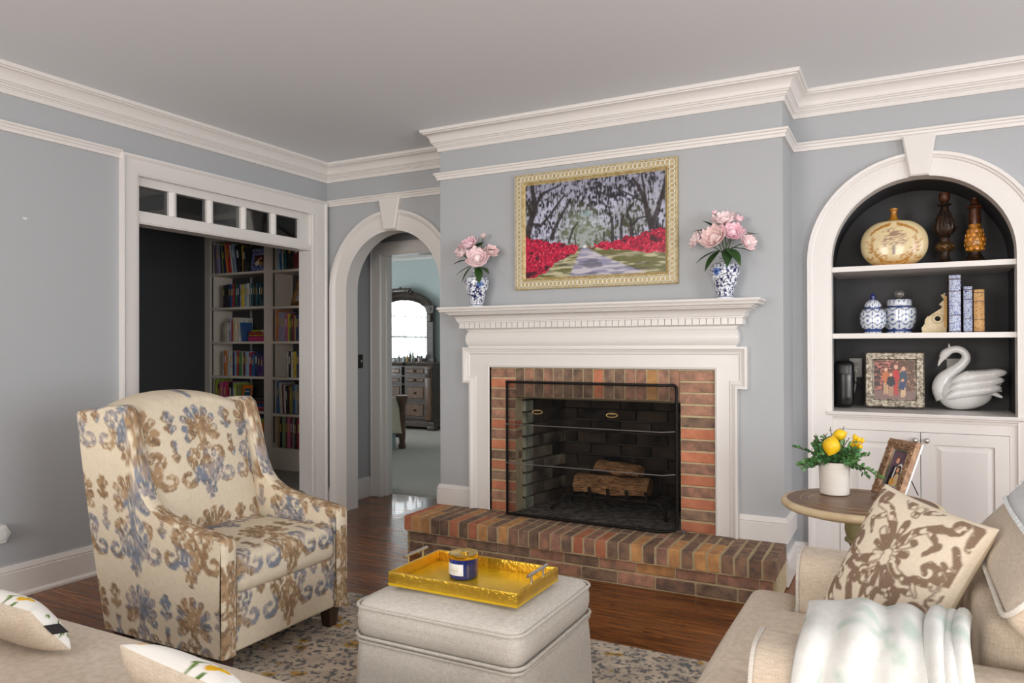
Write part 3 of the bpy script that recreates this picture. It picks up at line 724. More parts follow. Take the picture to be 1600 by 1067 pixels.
MB().box(-.004, .004, -.004, .004, .010, .018).build('key_stub', mat('steel_rod', (1, 1, 1)), gv)
# ------------------------------------------------------------------ wooden mantel
man = thing('fireplace_mantel', 'cream painted wooden mantelpiece with dentil moulding around the brick', 'mantel', (-1.64, YC, HZ))
MO = Vector((-1.64, YC, HZ))
ex0, ex1, ez0, ez1 = -2.529 - MO.x, -.740 - MO.x, 1.045 - HZ, 1.275 - HZ
lx0, lx1 = -2.481 - MO.x, -.792 - MO.x
bx0, bx1, bz = BX0 - MO.x, BX1 - MO.x, BZ - HZ
G = .001
# surround boards
MB().prism([(lx0, .004), (bx0, .004), (bx0, ez0), (lx0, ez0)], -.034, -G).build('pilaster', TRIM, man)
MB().prism([(bx1, .004), (lx1, .004), (lx1, ez0), (bx1, ez0)], -.034, -G).build('pilaster', TRIM, man)
MB().prism([(ex0, ez0), (bx0, ez0), (bx0, bz), (bx1, bz), (bx1, ez0), (ex1, ez0), (ex1, ez1), (ex0, ez1)], -.034, -G).build('head_board', TRIM, man)
xzm = lambda x, z, h: (x, -h, z)
MB().sweep([(lx0, .004), (lx0, ez0), (ex0, ez0), (ex0, ez1), (ex1, ez1), (ex1, ez0), (lx1, ez0), (lx1, .004)],
           [(0, .03), (0, .054), (.012, .056), (.018, .050), (.024, .048), (.030, .042), (.040, .040), (.046, .034), (.046, .03)], xzm).build('back_band', TRIM, man, smooth=30)
MB().sweep([(bx0, .004), (bx0, bz), (bx1, bz), (bx1, .004)], [(0, .0), (0, .036), (-.010, .040), (-.014, .034)], xzm).build('inner_bead', TRIM, man, smooth=30)
# frieze, cornice and shelf swept around three sides
zoff = HZ
CORN = [(-.04, 1.275), (.0, 1.275), (.0, 1.281), (.006, 1.287), (.012, 1.302), (.015, 1.325), (.013, 1.348), (.006, 1.368), (.0, 1.374), (.0, 1.378), (.007, 1.379), (.007, 1.386), (.012, 1.388), (.020, 1.394), (.028, 1.395),
        (.028, 1.430), (.050, 1.430), (.050, 1.437), (.056, 1.440), (.058, 1.452), (.066, 1.466), (.080, 1.477), (.094, 1.481), (.096, 1.487), (.106, 1.489), (.108, 1.497),
        (.132, 1.497), (.138, 1.500), (.141, 1.508), (.136, 1.513), (.146, 1.514), (.150, 1.520), (.147, 1.530), (-.04, 1.530)]
fx0, fx1, fy = -2.486 - MO.x, -.797 - MO.x, -.045
m = MB(); m.sweep([(fx0, -G), (fx0, fy), (fx1, fy), (fx1, -G)], [(o, z - HZ) for o, z in CORN], xyz)
m.box(fx0 - .14, fx1 + .14, fy - .13, -G, 1.522 - HZ, 1.5295 - HZ)
m.build('shelf_cornice', TRIM, man, smooth=25)
db = None
nd = 46; w_ = (fx1 + .044 - (fx0 - .044)) / nd
dent0 = MB().box(-w_ / 2 + .0018, w_ / 2 - .0018, -.018, .0, -.0165, .0165).build('dentil', TRIM, man)
for i in range(nd):
    o = dent0 if i == 0 else copy_to(dent0, man, (0, 0, 0))
    o.location = (fx0 - .044 + w_ * (i + .5), fy - .028, 1.4125 - HZ)
for sx, k in ((fx0 - .028, -1), (fx1 + .028, 1)):
    o = copy_to(dent0, man, (sx, fy + .012, 1.4125 - HZ), (0, 0, -k * PI / 2 * -1 if k > 0 else -PI / 2))
# ------------------------------------------------------------------ arched built-in niche with cabinet
NB = 5.03
nk = thing('arched_bookcase_niche', 'arched built-in shelf niche with cream casing and charcoal back', 'built-in shelf', (NXC, YA, 0))
NO = Vector((NXC, YA, 0))
MB().sweep(arch_path(0, NR, NZ), inv([(0, 0), (0, .016), (.008, .018), (.086, .020), (.090, .026), (.100, .030), (.104, .036), (.120, .038), (.124, .030), (.124, 0)]), lambda x, z, h: (x, -h, z)).build('casing', TRIM, nk, smooth=30)
o = keystone(0, 0, 2.180, 2.392, .046, .080, nk)
MB().sweep(arch_path(0, NR + .004, NZ), [(.0, -.085), (.0, .017), (.010, .017), (.010, -.085)], lambda x, z, h: (x, -h, z)).build('arch_lining', TRIM, nk, smooth=30)
m = MB(); m.sweep(arch_path(0, NR + .012, NZ), [(0, -(NB - YA)), (0, -.085), (-.012, -.085), (-.012, -(NB - YA))], lambda x, z, h: (x, -h, z)); m.build('side_lining', CHAR, nk, smooth=30)
MB().box(-NR - .05, NR + .05, NB - YA, NB - YA + .03, 0, NZ + NR + .05).build('back_panel', CHAR, nk)
for zt in (1.719, 1.346):
    m = MB(); m.box(-NR - .006, NR + .006, .012, NB - YA - .002, zt - .028, zt); m.build('shelf', TRIM, nk)
m = MB(); m.box(-NR - .006, NR + .006, .0, NB - YA - .002, .878, .913)
m.sweep([(-NR - .02, .004), (NR + .02, .004)], [(0, .868), (.012, .868), (.016, .880), (.022, .884), (.024, .892), (.034, .896), (.036, .908), (.033, .913), (0, .913)], xyz)
m.build('counter', TRIM, nk, smooth=30)
m = MB(); fy0 = .0
m.box(-NR, NR, fy0, .03, .815, .877); m.box(-NR, -NR + .04, fy0, .03, .10, .815); m.box(NR - .04, NR, fy0, .03, .10, .815); m.box(-NR, NR, fy0, .05, .0, .10)
m.build('face_frame', TRIM, nk)
for sg in (-1, 1):
    x0, x1 = (-NR + .042, -.0015) if sg < 0 else (.0015, NR - .042)
    z0, z1 = .102, .813; fw = .062
    m = MB(); yb = .018; yf = -.004
    m.box(x0, x0 + fw, yf, yb, z0, z1); m.box(x1 - fw, x1, yf, yb, z0, z1); m.box(x0 + fw, x1 - fw, yf, yb, z0, z0 + fw); m.box(x0 + fw, x1 - fw, yf, yb, z1 - fw, z1)
    dr = m.build('door', TRIM, nk)
    a0, a1, c0, c1 = x0 + fw, x1 - fw, z0 + fw, z1 - fw; k = .032
    v = [(a0, .010, c0), (a1, .010, c0), (a1, .010, c1), (a0, .010, c1), (a0 + k, -.002, c0 + k), (a1 - k, -.002, c0 + k), (a1 - k, -.002, c1 - k), (a0 + k, -.002, c1 - k)]
    MB().add(v, [(4, 5, 6, 7)] + [(i, (i + 1) % 4, (i + 1) % 4 + 4, i + 4) for i in range(4)]).build('raised_panel', TRIM, dr)
    kx = (x1 - .026) if sg < 0 else (x0 + .026)
    mk = MB(); mk.lathe([(.006, 0), (.005, .012), (.011, .016), (.0145, .022), (.013, .029), (.006, .033), (0, .034)], 16)
    mk.v = [(kx + a, yf - c, .772 + b) for a, b, c in mk.v]
    mk.build('knob', mat('nickel', srgb(200, 196, 190), .28, .95), dr, smooth=50)

def at_shelf(dx): return dx
S1, S2, S3 = 1.7205, 1.3475, .9145
# --- top shelf: painted moon vase and two candle holders
VY_ = 4.74
def moon_vase():
    t = thing('moon_vase', 'flat round cream and gold vase with a painted flower bouquet', 'vase', (-.042, VY_, S1))
    a, b, th = .172, .122, .062
    m = MB(); prof = []
    def ring(z):  # half-width and half-depth at height z
        q = (z - .120) / .128
        wv = a * math.sqrt(max(0, 1 - abs(q) ** 2.3)) if abs(q) < 1 else 0
        if z > .232: wv = max(wv, .0)
        return wv
    zs = list(np.linspace(.0, .232, 44)); rows = []
    for z in zs:
        wv = max(ring(max(z, .004)), .045 if z > .2 else .09 if z < .02 else 0); rows.append((wv, .026 + .040 * (wv / a), z))
    # neck
    for wv, dv, z in ((.040, .032, .238), (.024, .024, .246), (.017, .017, .258), (.0155, .0155, .275), (.0165, .0165, .288), (.022, .022, .294), (.022, .022, .300), (.016, .016, .301), (.014, .014, .28)): rows.append((wv, dv, z))
    n = 72; k = len(rows); v = []; f = []; uv = []
    for i in range(n):
        an = 2 * PI * i / n
        for wv, dv, z in rows: v.append((wv * math.cos(an), dv * math.sin(an), z)); uv.append((wv * math.cos(an) / a, z))
    f = [(i * k + j, ((i + 1) % n) * k + j, ((i + 1) % n) * k + j + 1, i * k + j + 1) for i in range(n) for j in range(k - 1)]
    f.append(tuple(i * k for i in range(n))[::-1])
    m.add([(p_[0], p_[1], p_[2] * 1.12) for p_ in v], f, 0, uv)
    def paint(P, UV):
        x = P[:, 0]; z = P[:, 2] / 1.12; xa = np.abs(x)
        c = mix(srgb(226, 206, 160), srgb(186, 132, 58), sstep(.07, .0, z) * .9)
        gold = srgb(176, 118, 36); dk = srgb(82, 56, 34)
        d = stroke(xa, z, [(.005, .022), (.04, .028), (.08, .05), (.105, .085), (.115, .125), (.11, .16)], .005, .003)
        d = np.minimum(d, stroke(xa, z, spiral((.045, .045), .03, .008, -1.5, 3.2), .0035, .0025)); d = np.minimum(d, stroke(xa, z, spiral((.125, .055), .026, .008, 1.5, 6.0), .004, .003))
        for (p_, q_) in (((.105, .085), (.135, .105)), ((.1, .075), (.075, .105)), ((.112, .11), (.14, .135)), ((.085, .055), (.06, .08)), ((.112, .13), (.09, .15))): d = np.minimum(d, cap(xa, z, p_, q_, .005, .001))
        d = np.minimum(d, stroke(xa, z, [(.02, .215), (.06, .205), (.10, .185), (.12, .165)], .008, .004))
        c = mix(c, gold, sstep(.0015, -.0015, d))
        c = mix(c, dk, sstep(.012, .002, np.abs(d - .0015)) * .0)
        r = np.hypot(x, (z - .145) * 1.35); sp = vnoise(x * 320, z * 320, 3)
        for fx, fz in ((-.03, .14), (.0, .165), (.034, .145)):
            rr = np.hypot(x - fx, z - fz); c = mix(c, srgb(130, 92, 84), sstep(.02, .016, rr) * (np.sin(rr * 900) > 0) * .8)
        c = mix(c, srgb(140, 98, 84), sstep(.085, .06, r) * (sp > .66) * .8)
        c = mix(c, srgb(130, 110, 110), sstep(.004, .001, np.abs(x)) * sstep(.06, .065, z) * sstep(.12, .1, z))
        c = mix(c, gold, sstep(.228, .24, z))
        return c
    m.build('body', mat_attr('glazed_print', .25, spec=.5, coat=.3), t, smooth=60, paint=paint)
moon_vase()
DKB = mat('dark_bronze', srgb(34, 26, 22), .38, .35, var=.7, vscale=40, col2=srgb(70, 46, 28), bump=.9, bscale=70)
AMB = mat('amber_mosaic', srgb(206, 138, 40), .2, .0, var=.8, vscale=60, col2=srgb(90, 44, 14), coat=.6)
t = thing('candle_holder', 'tall dark carved candlestick with a swirled knop beside the moon vase', 'candlestick', (.208, 4.74, S1))
MB().lathe([(0, 0), (.064, 0), (.066, .008), (.055, .014), (.036, .022), (.026, .034), (.022, .06), (.022, .075)], 28).build('foot', DKB, t, smooth=50)
m = MB()
def twist(a, b):
    z = .075 + .055 * b; r = .026 + .022 * math.sin(PI * b) + .003 * math.sin(8 * (a * 2 * PI) + 9 * b); an = a * 2 * PI; return (r * math.cos(an), r * math.sin(an), z)
m.grid(twist, 64, 14, wrapu=True); m.build('swirled_knop', mat('bronze_gold', srgb(110, 80, 44), .35, .5, var=.7, vscale=30, col2=srgb(44, 32, 22)), t, smooth=60)
MB().lathe([(.024, .13), (.024, .15), (.030, .156), (.024, .162), (.032, .168), (.046, .185), (.050, .205), (.044, .245), (.030, .285), (.021, .31), (.018, .325)], 28).build('carved_stem', DKB, t, smooth=60)
for k in range(8):
    a = k * PI / 4; mm = MB(); mm.tube([(.033 * math.cos(a), .033 * math.sin(a), .17), (.052 * math.cos(a), .052 * math.sin(a), .205), (.046 * math.cos(a), .046 * math.sin(a), .24), (.028 * math.cos(a), .028 * math.sin(a), .29)], [.004, .008, .007, .003], 6); mm.build('leaf_rib', DKB, t, smooth=60)
MB().lathe([(.018, .325), (.034, .334), (.036, .338), (.020, .342), (.018, .35)], 24).build('drip_pan', DKB, t, smooth=50)
MB().lathe([(.018, .35), (.026, .358), (.028, .385), (.025, .402), (.018, .402)], 24).build('cup', mat('amber_cup', srgb(92, 48, 24), .4, .2, var=.7, vscale=50, col2=srgb(50, 28, 16)), t, smooth=50)
t = thing('candle_holder', 'candlestick with an amber mosaic belly under the arch', 'candlestick', (.350, 4.74, S1))
MB().lathe([(0, 0), (.068, 0), (.070, .008), (.060, .016), (.046, .026), (.034, .045), (.028, .058), (.030, .066)], 28).build('foot', DKB, t, smooth=50)
MB().lathe([(.030, .066), (.044, .085), (.051, .11), (.049, .135), (.041, .165), (.032, .19), (.028, .215)], 28).build('mosaic_belly', AMB, t, smooth=60)
for i in range(9):
    for j in range(5):
        z = .082 + .024 * j; r = [.044, .0505, .050, .0455, .039][j]; a = 2 * PI * (i + .5 * (j % 2)) / 9
        mm = MB(); mm.rbox((0, -.002, 0), (.0085, .0035, .0095), .003, (1, 1, 1)); mm.v = [((r + p_[1]) * math.cos(a + p_[0] / r), (r + p_[1]) * math.sin(a + p_[0] / r), z + p_[2]) for p_ in mm.v]
        mm.build('glass_bead', mat('amber_bead', srgb(214, 138, 42), .15, 0, coat=.6, rand=.35), t, smooth=60)
MB().lathe([(.028, .215), (.030, .23), (.028, .27), (.027, .30), (.040, .306), (.042, .312), (.024, .318), (.018, .33), (.020, .342), (.014, .350), (.017, .356), (.015, .362)], 24).build('upper_stem', mat('amber_dark', srgb(96, 52, 26), .35, .2, var=.9, vscale=60, col2=srgb(50, 28, 16)), t, smooth=50)
# --- middle shelf: two ginger jars, corbel, three books
def ogee(P, s):
    a = np.arctan2(P[:, 1], P[:, 0]); u = a * 8 / (2 * PI); v = P[:, 2] / s
    c = np.empty((len(P), 3)); c[:] = srgb(232, 236, 240); blue = srgb(52, 84, 150)
    row = np.floor(v); w = (u + .5 * (row % 2)) % 1 - .5; fv = v - row
    arc = np.abs(fv - (.25 + .5 * np.cos(w * 2 * PI) * .5 + .25)); c = mix(c, blue, sstep(.13, .08, arc))
    cr = np.minimum(np.abs(w) * 2.2 + np.abs(fv - .05) * .9, np.abs(np.abs(w) - .5) * 2.0 + np.abs(fv - .95) * .9); c = mix(c, blue, sstep(.26, .2, cr))
    c = mix(c, srgb(70, 76, 100), sstep(.10, .06, np.hypot(w * 1.2, fv - .6)))
    return c
PORC = mat_attr('porcelain_print', .15, spec=.6, coat=.4)
COB = mat('cobalt_glaze', srgb(30, 46, 110), .15, coat=.4)
def ginger(name, lab, x, y, s, prof, lid, knobm, knob_prof, facets=40):
    t = thing(name, lab, 'jar', (x, y, S2)); ztop = prof[-1][1]
    fine = []
    for (r0, z0), (r1, z1) in zip(prof[:-1], prof[1:]):
        k = max(1, int((abs(z1 - z0) + abs(r1 - r0)) / .006)); fine += [(r0 + (r1 - r0) * i / k, z0 + (z1 - z0) * i / k) for i in range(k)]
    fine.append(prof[-1])
    def paint(P, UV):
        c = ogee(P, s); zz = P[:, 2]; c = mix(c, srgb(40, 62, 130), sstep(.026, .022, zz) * sstep(.008, .010, zz)); c = mix(c, srgb(40, 62, 130), sstep(ztop - .012, ztop - .008, zz)); return c
    MB().lathe(fine, 72).build('body', PORC, t, smooth=50, paint=paint)
    MB().lathe(lid, 48).build('lid', PORC, t, smooth=40, paint=lambda P, UV: ogee(P, s * .9))
    MB().lathe(knob_prof, 24).build('lid_knob', knobm, t, smooth=60)
ginger('ginger_jar', 'small blue and white lidded ginger jar with a cobalt finial', -.150, 4.68, .036,
       [(.046, 0), (.047, .006), (.042, .010), (.044, .022), (.058, .034), (.066, .055), (.068, .09), (.064, .118), (.052, .135), (.040, .142), (.040, .148)],
       [(.043, .148), (.044, .154), (.042, .162), (.036, .176), (.022, .188), (.0, .192)], COB, [(.012, .188), (.010, .196), (.015, .206), (.012, .216), (.005, .226), (.0, .230)])
ginger('ginger_jar', 'large blue and white lidded jar with a clear glass ball knob', -.018, 4.83, .040,
       [(.068, 0), (.070, .012), (.066, .022), (.070, .030), (.084, .055), (.088, .075), (.088, .135), (.084, .145), (.066, .152), (.062, .158)],
       [(.064, .158), (.066, .162), (.066, .188), (.062, .194), (.0, .195)], mat('clear_knob', srgb(226, 222, 214), .05, trans=.85), [(.010, .195), (.008, .204), (.018, .210), (.025, .224), (.025, .234), (.016, .248), (.0, .252)])
t = thing('corbel_bookend', 'cream carved wooden corbel bookend with a dark round hole', 'bookend', (.165, 4.74, S2))
out = [(-.072, 0), (.048, 0), (.048, .176), (.040, .180), (.030, .176), (.022, .166), (.014, .158), (.022, .150), (.028, .142), (.020, .132), (.004, .122), (-.018, .106), (-.038, .090), (-.050, .072), (-.052, .056), (-.046, .046), (-.056, .044), (-.060, .034), (-.066, .030), (-.068, .014)]
CORB = mat('antique_cream', srgb(222, 206, 170), .6, var=.5, vscale=18, col2=srgb(190, 160, 110), bump=.3)
MB().prism(out, -.03, .03, 'y').build('scroll_body', CORB, t)
MB().sweep([(q[0], q[1]) for q in out[12:20]], [(-.004, .0), (-.004, .004), (.004, .005), (.006, 0)], lambda x, z, h: (x, -.03 - h, z)).build('beaded_edge', CORB, t)
mm = MB(); mm.tube([(.006 + .026 * math.cos(a), -.032, .078 + .026 * math.sin(a)) for a in np.linspace(0, 2 * PI, 25)[:-1]], .0035, 6, closed=True); mm.build('rosette_ring', CORB, t, smooth=60)
mm = MB(); mm.lathe([(0, 0), (.014, 0), (.014, .003), (0, .003)], 20); mm.v = [(.006 + a, -.0305 - c, .078 + b) for a, b, c in mm.v]; mm.build('round_hole', mat('hole_black', srgb(18, 14, 12), .9), t)
MB().box(.036, .050, -.031, .031, .03, .2).build('back_edge', mat('gilt_edge', srgb(180, 140, 80), .5, .3, bump=.6, bscale=80), t)
MB().tube([(.044, -.02, .19), (.03, -.02, .208), (.044, -.02, .216)], [.012, .009, .004], 8).build('acanthus_tip', CORB, t, smooth=60)
def faux_book(x, w, hh, lab, base, ink, edge):
    t = thing('decorative_book', lab, 'book', (x, 4.73, S2), 0, 'spines beside the corbel')
    m = MB(); n = 10
    m.grid(lambda a, b: (-w / 2 + w * a, -.07 - .010 * math.sin(PI * a), hh * b), 24, 90)
    def paint(P, UV):
        a, b = UV[:, 0], UV[:, 1]; x_, z_ = (a - .5) * w, b * hh
        q = np.abs(fbm(x_ * 170, z_ * 170, int(w * 1e4), 3) - .5); c = mix(base, ink, sstep(.07, .035, q))
        for zz in (.02, .30, .72, .93): c = mix(c, edge, sstep(.010, .006, np.abs(b - zz)))
        return mix(c, edge, sstep(.46, .48, np.abs(a - .5)))
    m.build('spine', mat_attr('book_print', .5), t, smooth=60, paint=paint)
    MB().prism([(-w / 2, -.07), (w / 2, -.07), (w / 2, .08), (-w / 2, .08)], 0, hh, 'z').build('cover', mat('brown_cloth', srgb(82, 54, 44), .6), t)
    MB().box(-w / 2 + .004, w / 2 - .004, -.06, .082, .004, hh + .0006).build('pages', mat('paper', srgb(232, 224, 206), .8), t)
faux_book(.250, .056, .310, 'tallest blue floral book, next to the cream corbel', srgb(206, 214, 232), srgb(88, 106, 166), srgb(84, 48, 40))
faux_book(.310, .042, .246, 'narrow blue floral book between two thicker spines', srgb(196, 206, 226), srgb(76, 94, 150), srgb(84, 48, 40))
faux_book(.361, .050, .228, 'short tan patterned book at the end of the spines', srgb(222, 178, 120), srgb(168, 118, 70), srgb(60, 52, 70))
# --- counter: speaker, family photograph, swan, outlets
SPK = mat('speaker_black', srgb(20, 20, 22), .3)
t = thing('speaker', 'black rounded speaker at the edge of the niche counter', 'speaker', (-.310, 4.80, S3))
m = MB(); m.rbox((0, 0, .138), (.055, .055, .136), .03, (3, 3, 5)); m.build('body', SPK, t, smooth=50)
MB().rbox((.010, -.0565, .11), (.030, .002, .09), .0015, (2, 1, 4)).build('front_panel', mat('speaker_panel', srgb(22, 22, 24), .18), t, smooth=40)
PLATE = mat('outlet_plate', srgb(206, 204, 200), .4)
def outlet(x, lab, holes):
    t = thing('wall_outlet', lab, 'outlet', (x, NB - .0015, 1.142)); MB().rbox((0, -.003, 0), (.036, .003, .058), .0025, (2, 1, 3)).build('plate', PLATE, t, smooth=40)
    for z in holes: MB().rbox((0, -.007, z), (.016, .002, .014), .0015, (1, 1, 1)).build('socket', mat('socket', srgb(170, 168, 164), .4), t, smooth=40)
    MB().lathe([(0, 0), (.003, 0), (.003, .008), (0, .008)], 10, (0, -.008, .043 - .004)).build('screw', mat('nickel', (1, 1, 1)), t)
outlet(-.258, 'pale outlet plate with a white cable plugged in', (-.022, .022)); outlet(.262, 'pale wall plate behind the white swan', (0.0,))
pl = thing('power_cable', 'white cable hanging from the outlet to the speaker', 'cable', (-.258, 5.0, S3))
MB().rbox((0, 0, .205), (.014, .016, .016), .005, (1, 1, 1)).build('plug', mat('white_plastic', srgb(225, 225, 222), .4), pl, smooth=40)
MB().tube([(0, -.014, .205), (.004, -.06, .19), (.004, -.075, .13), (-.008, -.09, .06), (-.035, -.11, .02), (-.06, -.14, .008)], .0045, 8).build('cord', mat('white_plastic', (1, 1, 1)), pl, smooth=60)
c2 = thing('black_cord', 'thin black cord looping from the speaker', 'cable', (-.28, 4.87, S3))
MB().tube([(.0, -.02, .15), (.03, .0, .145), (.055, .01, .11), (.05, .015, .09), (.03, .0, .06), (.02, .0, .03), (.0, -.02, .005)], .003, 8).build('cord', SPK, c2, smooth=60)

def relief_frame(parent, w, h, bw, th, mt, inner=None, liner=None, bumps=None):
    """picture frame standing in the xz plane (front towards -y), origin bottom centre"""
    pr = [(0, 0), (0, th * .7), (bw * .15, th), (bw * .5, th * .82), (bw * .82, th * .9), (bw * .9, th * .6), (bw, th * .5), (bw, 0)]
    MB().sweep([(-w / 2, 0), (-w / 2, h), (w / 2, h), (w / 2, 0)], pr, lambda x, z, q: (x, -q, z), closed=True).build('frame', mt, parent, smooth=35)
def ornament(parent, w, h, bw, th, mt, step, r):
    """small carved scrolls around the frame, joined as one fine relief"""
    m = MB(); per = []
    nx, nz = int(w / step), int(h / step)
    for i in range(nx): x = -w / 2 + w * (i + .5) / nx; per += [(x, bw / 2), (x, h - bw / 2)]
    for j in range(1, nz - 1): z = h * (j + .5) / nz; per += [(-w / 2 + bw / 2, z), (w / 2 - bw / 2, z)]
    for i, (x, z) in enumerate(per):
        s = 1 if i % 4 < 2 else -1
        m.tube([(x + s * a_, -th * .82 - .003, z + b_) for a_, b_ in spiral((0, 0), r, r * .25, 0, 5.2, 9)], [r * .42] * 10, 5)
    o = m.build('carving', mt, parent, smooth=60); o['kind'] = 'stuff'; return o
def photo(parent, x0, x1, z0, z1, y, nx, nz, paint, name='photograph', rough=.3):
    m = MB(); m.grid(lambda a, b: (x0 + (x1 - x0) * a, y, z0 + (z1 - z0) * b), nx, nz)
    return m.build(name, mat_attr('photo_print', .3, spec=.4), parent, paint=lambda P, UV: paint(UV[:, 0], UV[:, 1]))
def figure(c, u, v, x, foot, head, w, top, bottom, hair, skin=srgb(226, 176, 150)):
    hr = (head - foot) * .075; hip = foot + (head - foot) * .48
    c = mix(c, bottom, (cap(u, v, (x - w * .35, foot), (x - w * .3, hip), w * .28) < 0) | (cap(u, v, (x + w * .35, foot), (x + w * .3, hip), w * .28) < 0))
    c = mix(c, top, (cap(u, v, (x, hip), (x, head - hr * 3.2), w * .62, w * .7) < 0) | (cap(u, v, (x - w, hip + .02), (x - w * .7, head - hr * 3), w * .28) < 0) | (cap(u, v, (x + w, hip + .02), (x + w * .7, head - hr * 3), w * .28) < 0))
    c = mix(c, hair, np.hypot((u - x) / 1.0, v - head + hr * .7) < hr * 1.25); c = mix(c, skin, np.hypot((u - x) * 1.15, v - head + hr * 1.2) < hr)
    return c
def family(u, v):
    c = mix(srgb(120, 70, 62), srgb(70, 48, 42), vnoise(u * 30, v * 40, 2)); c = mix(c, srgb(196, 120, 108), (vnoise(u * 18, v * 60, 4) > .6) & (u < .5)); c = mix(c, srgb(92, 66, 48), (u > .62) * .8)
    c = mix(c, srgb(206, 150, 110), (vnoise(u * 50, v * 50, 6) > .78) & (u > .55)); c = mix(c, srgb(130, 100, 96), v < .22); c = mix(c, srgb(60, 40, 36), ((v > .3) & (v < .9) & (u < .16) & (vnoise(u * 3, v * 16, 8) > .5)))
    c = figure(c, u, v, .30, .15, .82, .085, srgb(196, 112, 66), srgb(196, 160, 124), srgb(112, 70, 44)); c = figure(c, u, v, .54, .12, .90, .07, srgb(196, 44, 44), srgb(190, 50, 48), srgb(120, 70, 50)); c = figure(c, u, v, .72, .12, .85, .075, srgb(44, 70, 92), srgb(214, 180, 150), srgb(110, 62, 40))
    c = figure(c, u, v, .42, .10, .68, .085, srgb(30, 34, 46), srgb(176, 140, 106), srgb(120, 84, 54)); c = figure(c, u, v, .70, .07, .53, .075, srgb(40, 62, 104), srgb(204, 172, 132), srgb(110, 76, 50))
    return c
SILV = mat('antique_silver', srgb(176, 168, 152), .35, .6, var=.9, vscale=60, col2=srgb(66, 54, 44), bump=.8, bscale=60)
t = thing('photo_frame', 'ornate antique silver frame with a family portrait on the niche counter', 'photo frame', (-.045, 4.80, S3 + .006)); t.rotation_euler = (-.08, 0, 0)
relief_frame(t, .305, .318, .048, .022, SILV); ornament(t, .305, .318, .048, .022, SILV, .026, .011)
photo(t, -.107, .107, .046, .272, -.010, 84, 90, family); MB().box(-.14, .14, -.006, -.001, .01, .31).build('backing', SPK, t)
# swan
t = thing('swan_figurine', 'glossy white ceramic swan with a curved neck on the counter', 'figurine', (.305, 4.84, S3))
SW = mat('white_ceramic', srgb(232, 232, 230), .18, coat=.5)
m = MB()
def body(a, b):
    x = -.135 + .27 * b; q = (b - .42) / .58 if b > .42 else (b - .42) / .42
    r = math.sqrt(max(0, 1 - abs(q) ** 2.2)); an = 2 * PI * a; w = .090 * r; hh = .092 * r
    z = .090 + .012 * b + hh * math.sin(an); z = max(z, .0) if z < .004 else z
    return (x, w * math.cos(an), max(z, .0))
m.grid(body, 36, 22, wrapu=True)
npts = [(-.095, .0, .085), (-.122, 0, .14), (-.110, 0, .19), (-.065, 0, .235), (-.018, 0, .275), (.012, 0, .318), (.006, 0, .355), (-.028, 0, .378), (-.068, 0, .374), (-.100, 0, .352), (-.118, 0, .322)]
def smooth_pts(pts, n=4):
    P = [Vector(p_) for p_ in pts]; out = []
    for i in range(len(P) - 1):
        p0, p1, p2, p3 = P[max(i - 1, 0)], P[i], P[i + 1], P[min(i + 2, len(P) - 1)]
        for k in range(n):
            tt = k / n; out.append(.5 * ((2 * p1) + (p2 - p0) * tt + (2 * p0 - 5 * p1 + 4 * p2 - p3) * tt * tt + (3 * p1 - p0 - 3 * p2 + p3) * tt ** 3))
    return out + [P[-1]]
npts = [(x * .88 - .005, y, z * .90) for x, y, z in npts]
sp2 = smooth_pts(npts); nn = len(sp2); rad = [np.interp(i / (nn - 1), [0, .15, .35, .6, .8, .9, 1], [.062, .046, .029, .020, .020, .025, .018]) for i in range(nn)]
m.tube(sp2, list(rad), 14); m.build('body', SW, t, smooth=60)
e = sp2[-1]; MB().tube([e, e + Vector((-.012, 0, -.022)), e + Vector((-.020, 0, -.044))], [.015, .009, .003], 10).build('beak', SW, t, smooth=60)
e2 = sp2[-8]; MB().tube([e2 + Vector((0, 0, .014)), e2 + Vector((-.004, 0, .040))], [.009, .002], 8).build('crest', SW, t, smooth=60)
for sy in (-1, 1):
    for row in range(3):
        for k in range(7):
            x0 = -.090 + .020 * k + .014 * row; z0 = .074 + .042 * row + .004 * k; ln = .085 + .008 * k
            p0 = Vector((x0, sy * (.080 - .012 * row), z0)); p1 = p0 + Vector((ln * .55, sy * .010, .026)); p2 = p0 + Vector((ln, sy * -.004, .058 - .004 * k))
            mm = MB(); mm.tube(smooth_pts([p0, p1, p2], 3), [.014, .020, .024, .025, .023, .018, .008], 8); mm.build('feather', SW, t, smooth=60)
for k in range(5):
    a = (k - 2) * .32; p0 = Vector((.075, .05 * math.sin(a), .105)); mm = MB(); mm.tube([p0, p0 + Vector((.05, .03 * math.sin(a), .03 - .014 * abs(k - 2))), p0 + Vector((.095, .045 * math.sin(a), .045 - .035 * abs(k - 2)))], [.022, .018, .006], 8); mm.build('tail_feather', SW, t, smooth=60)
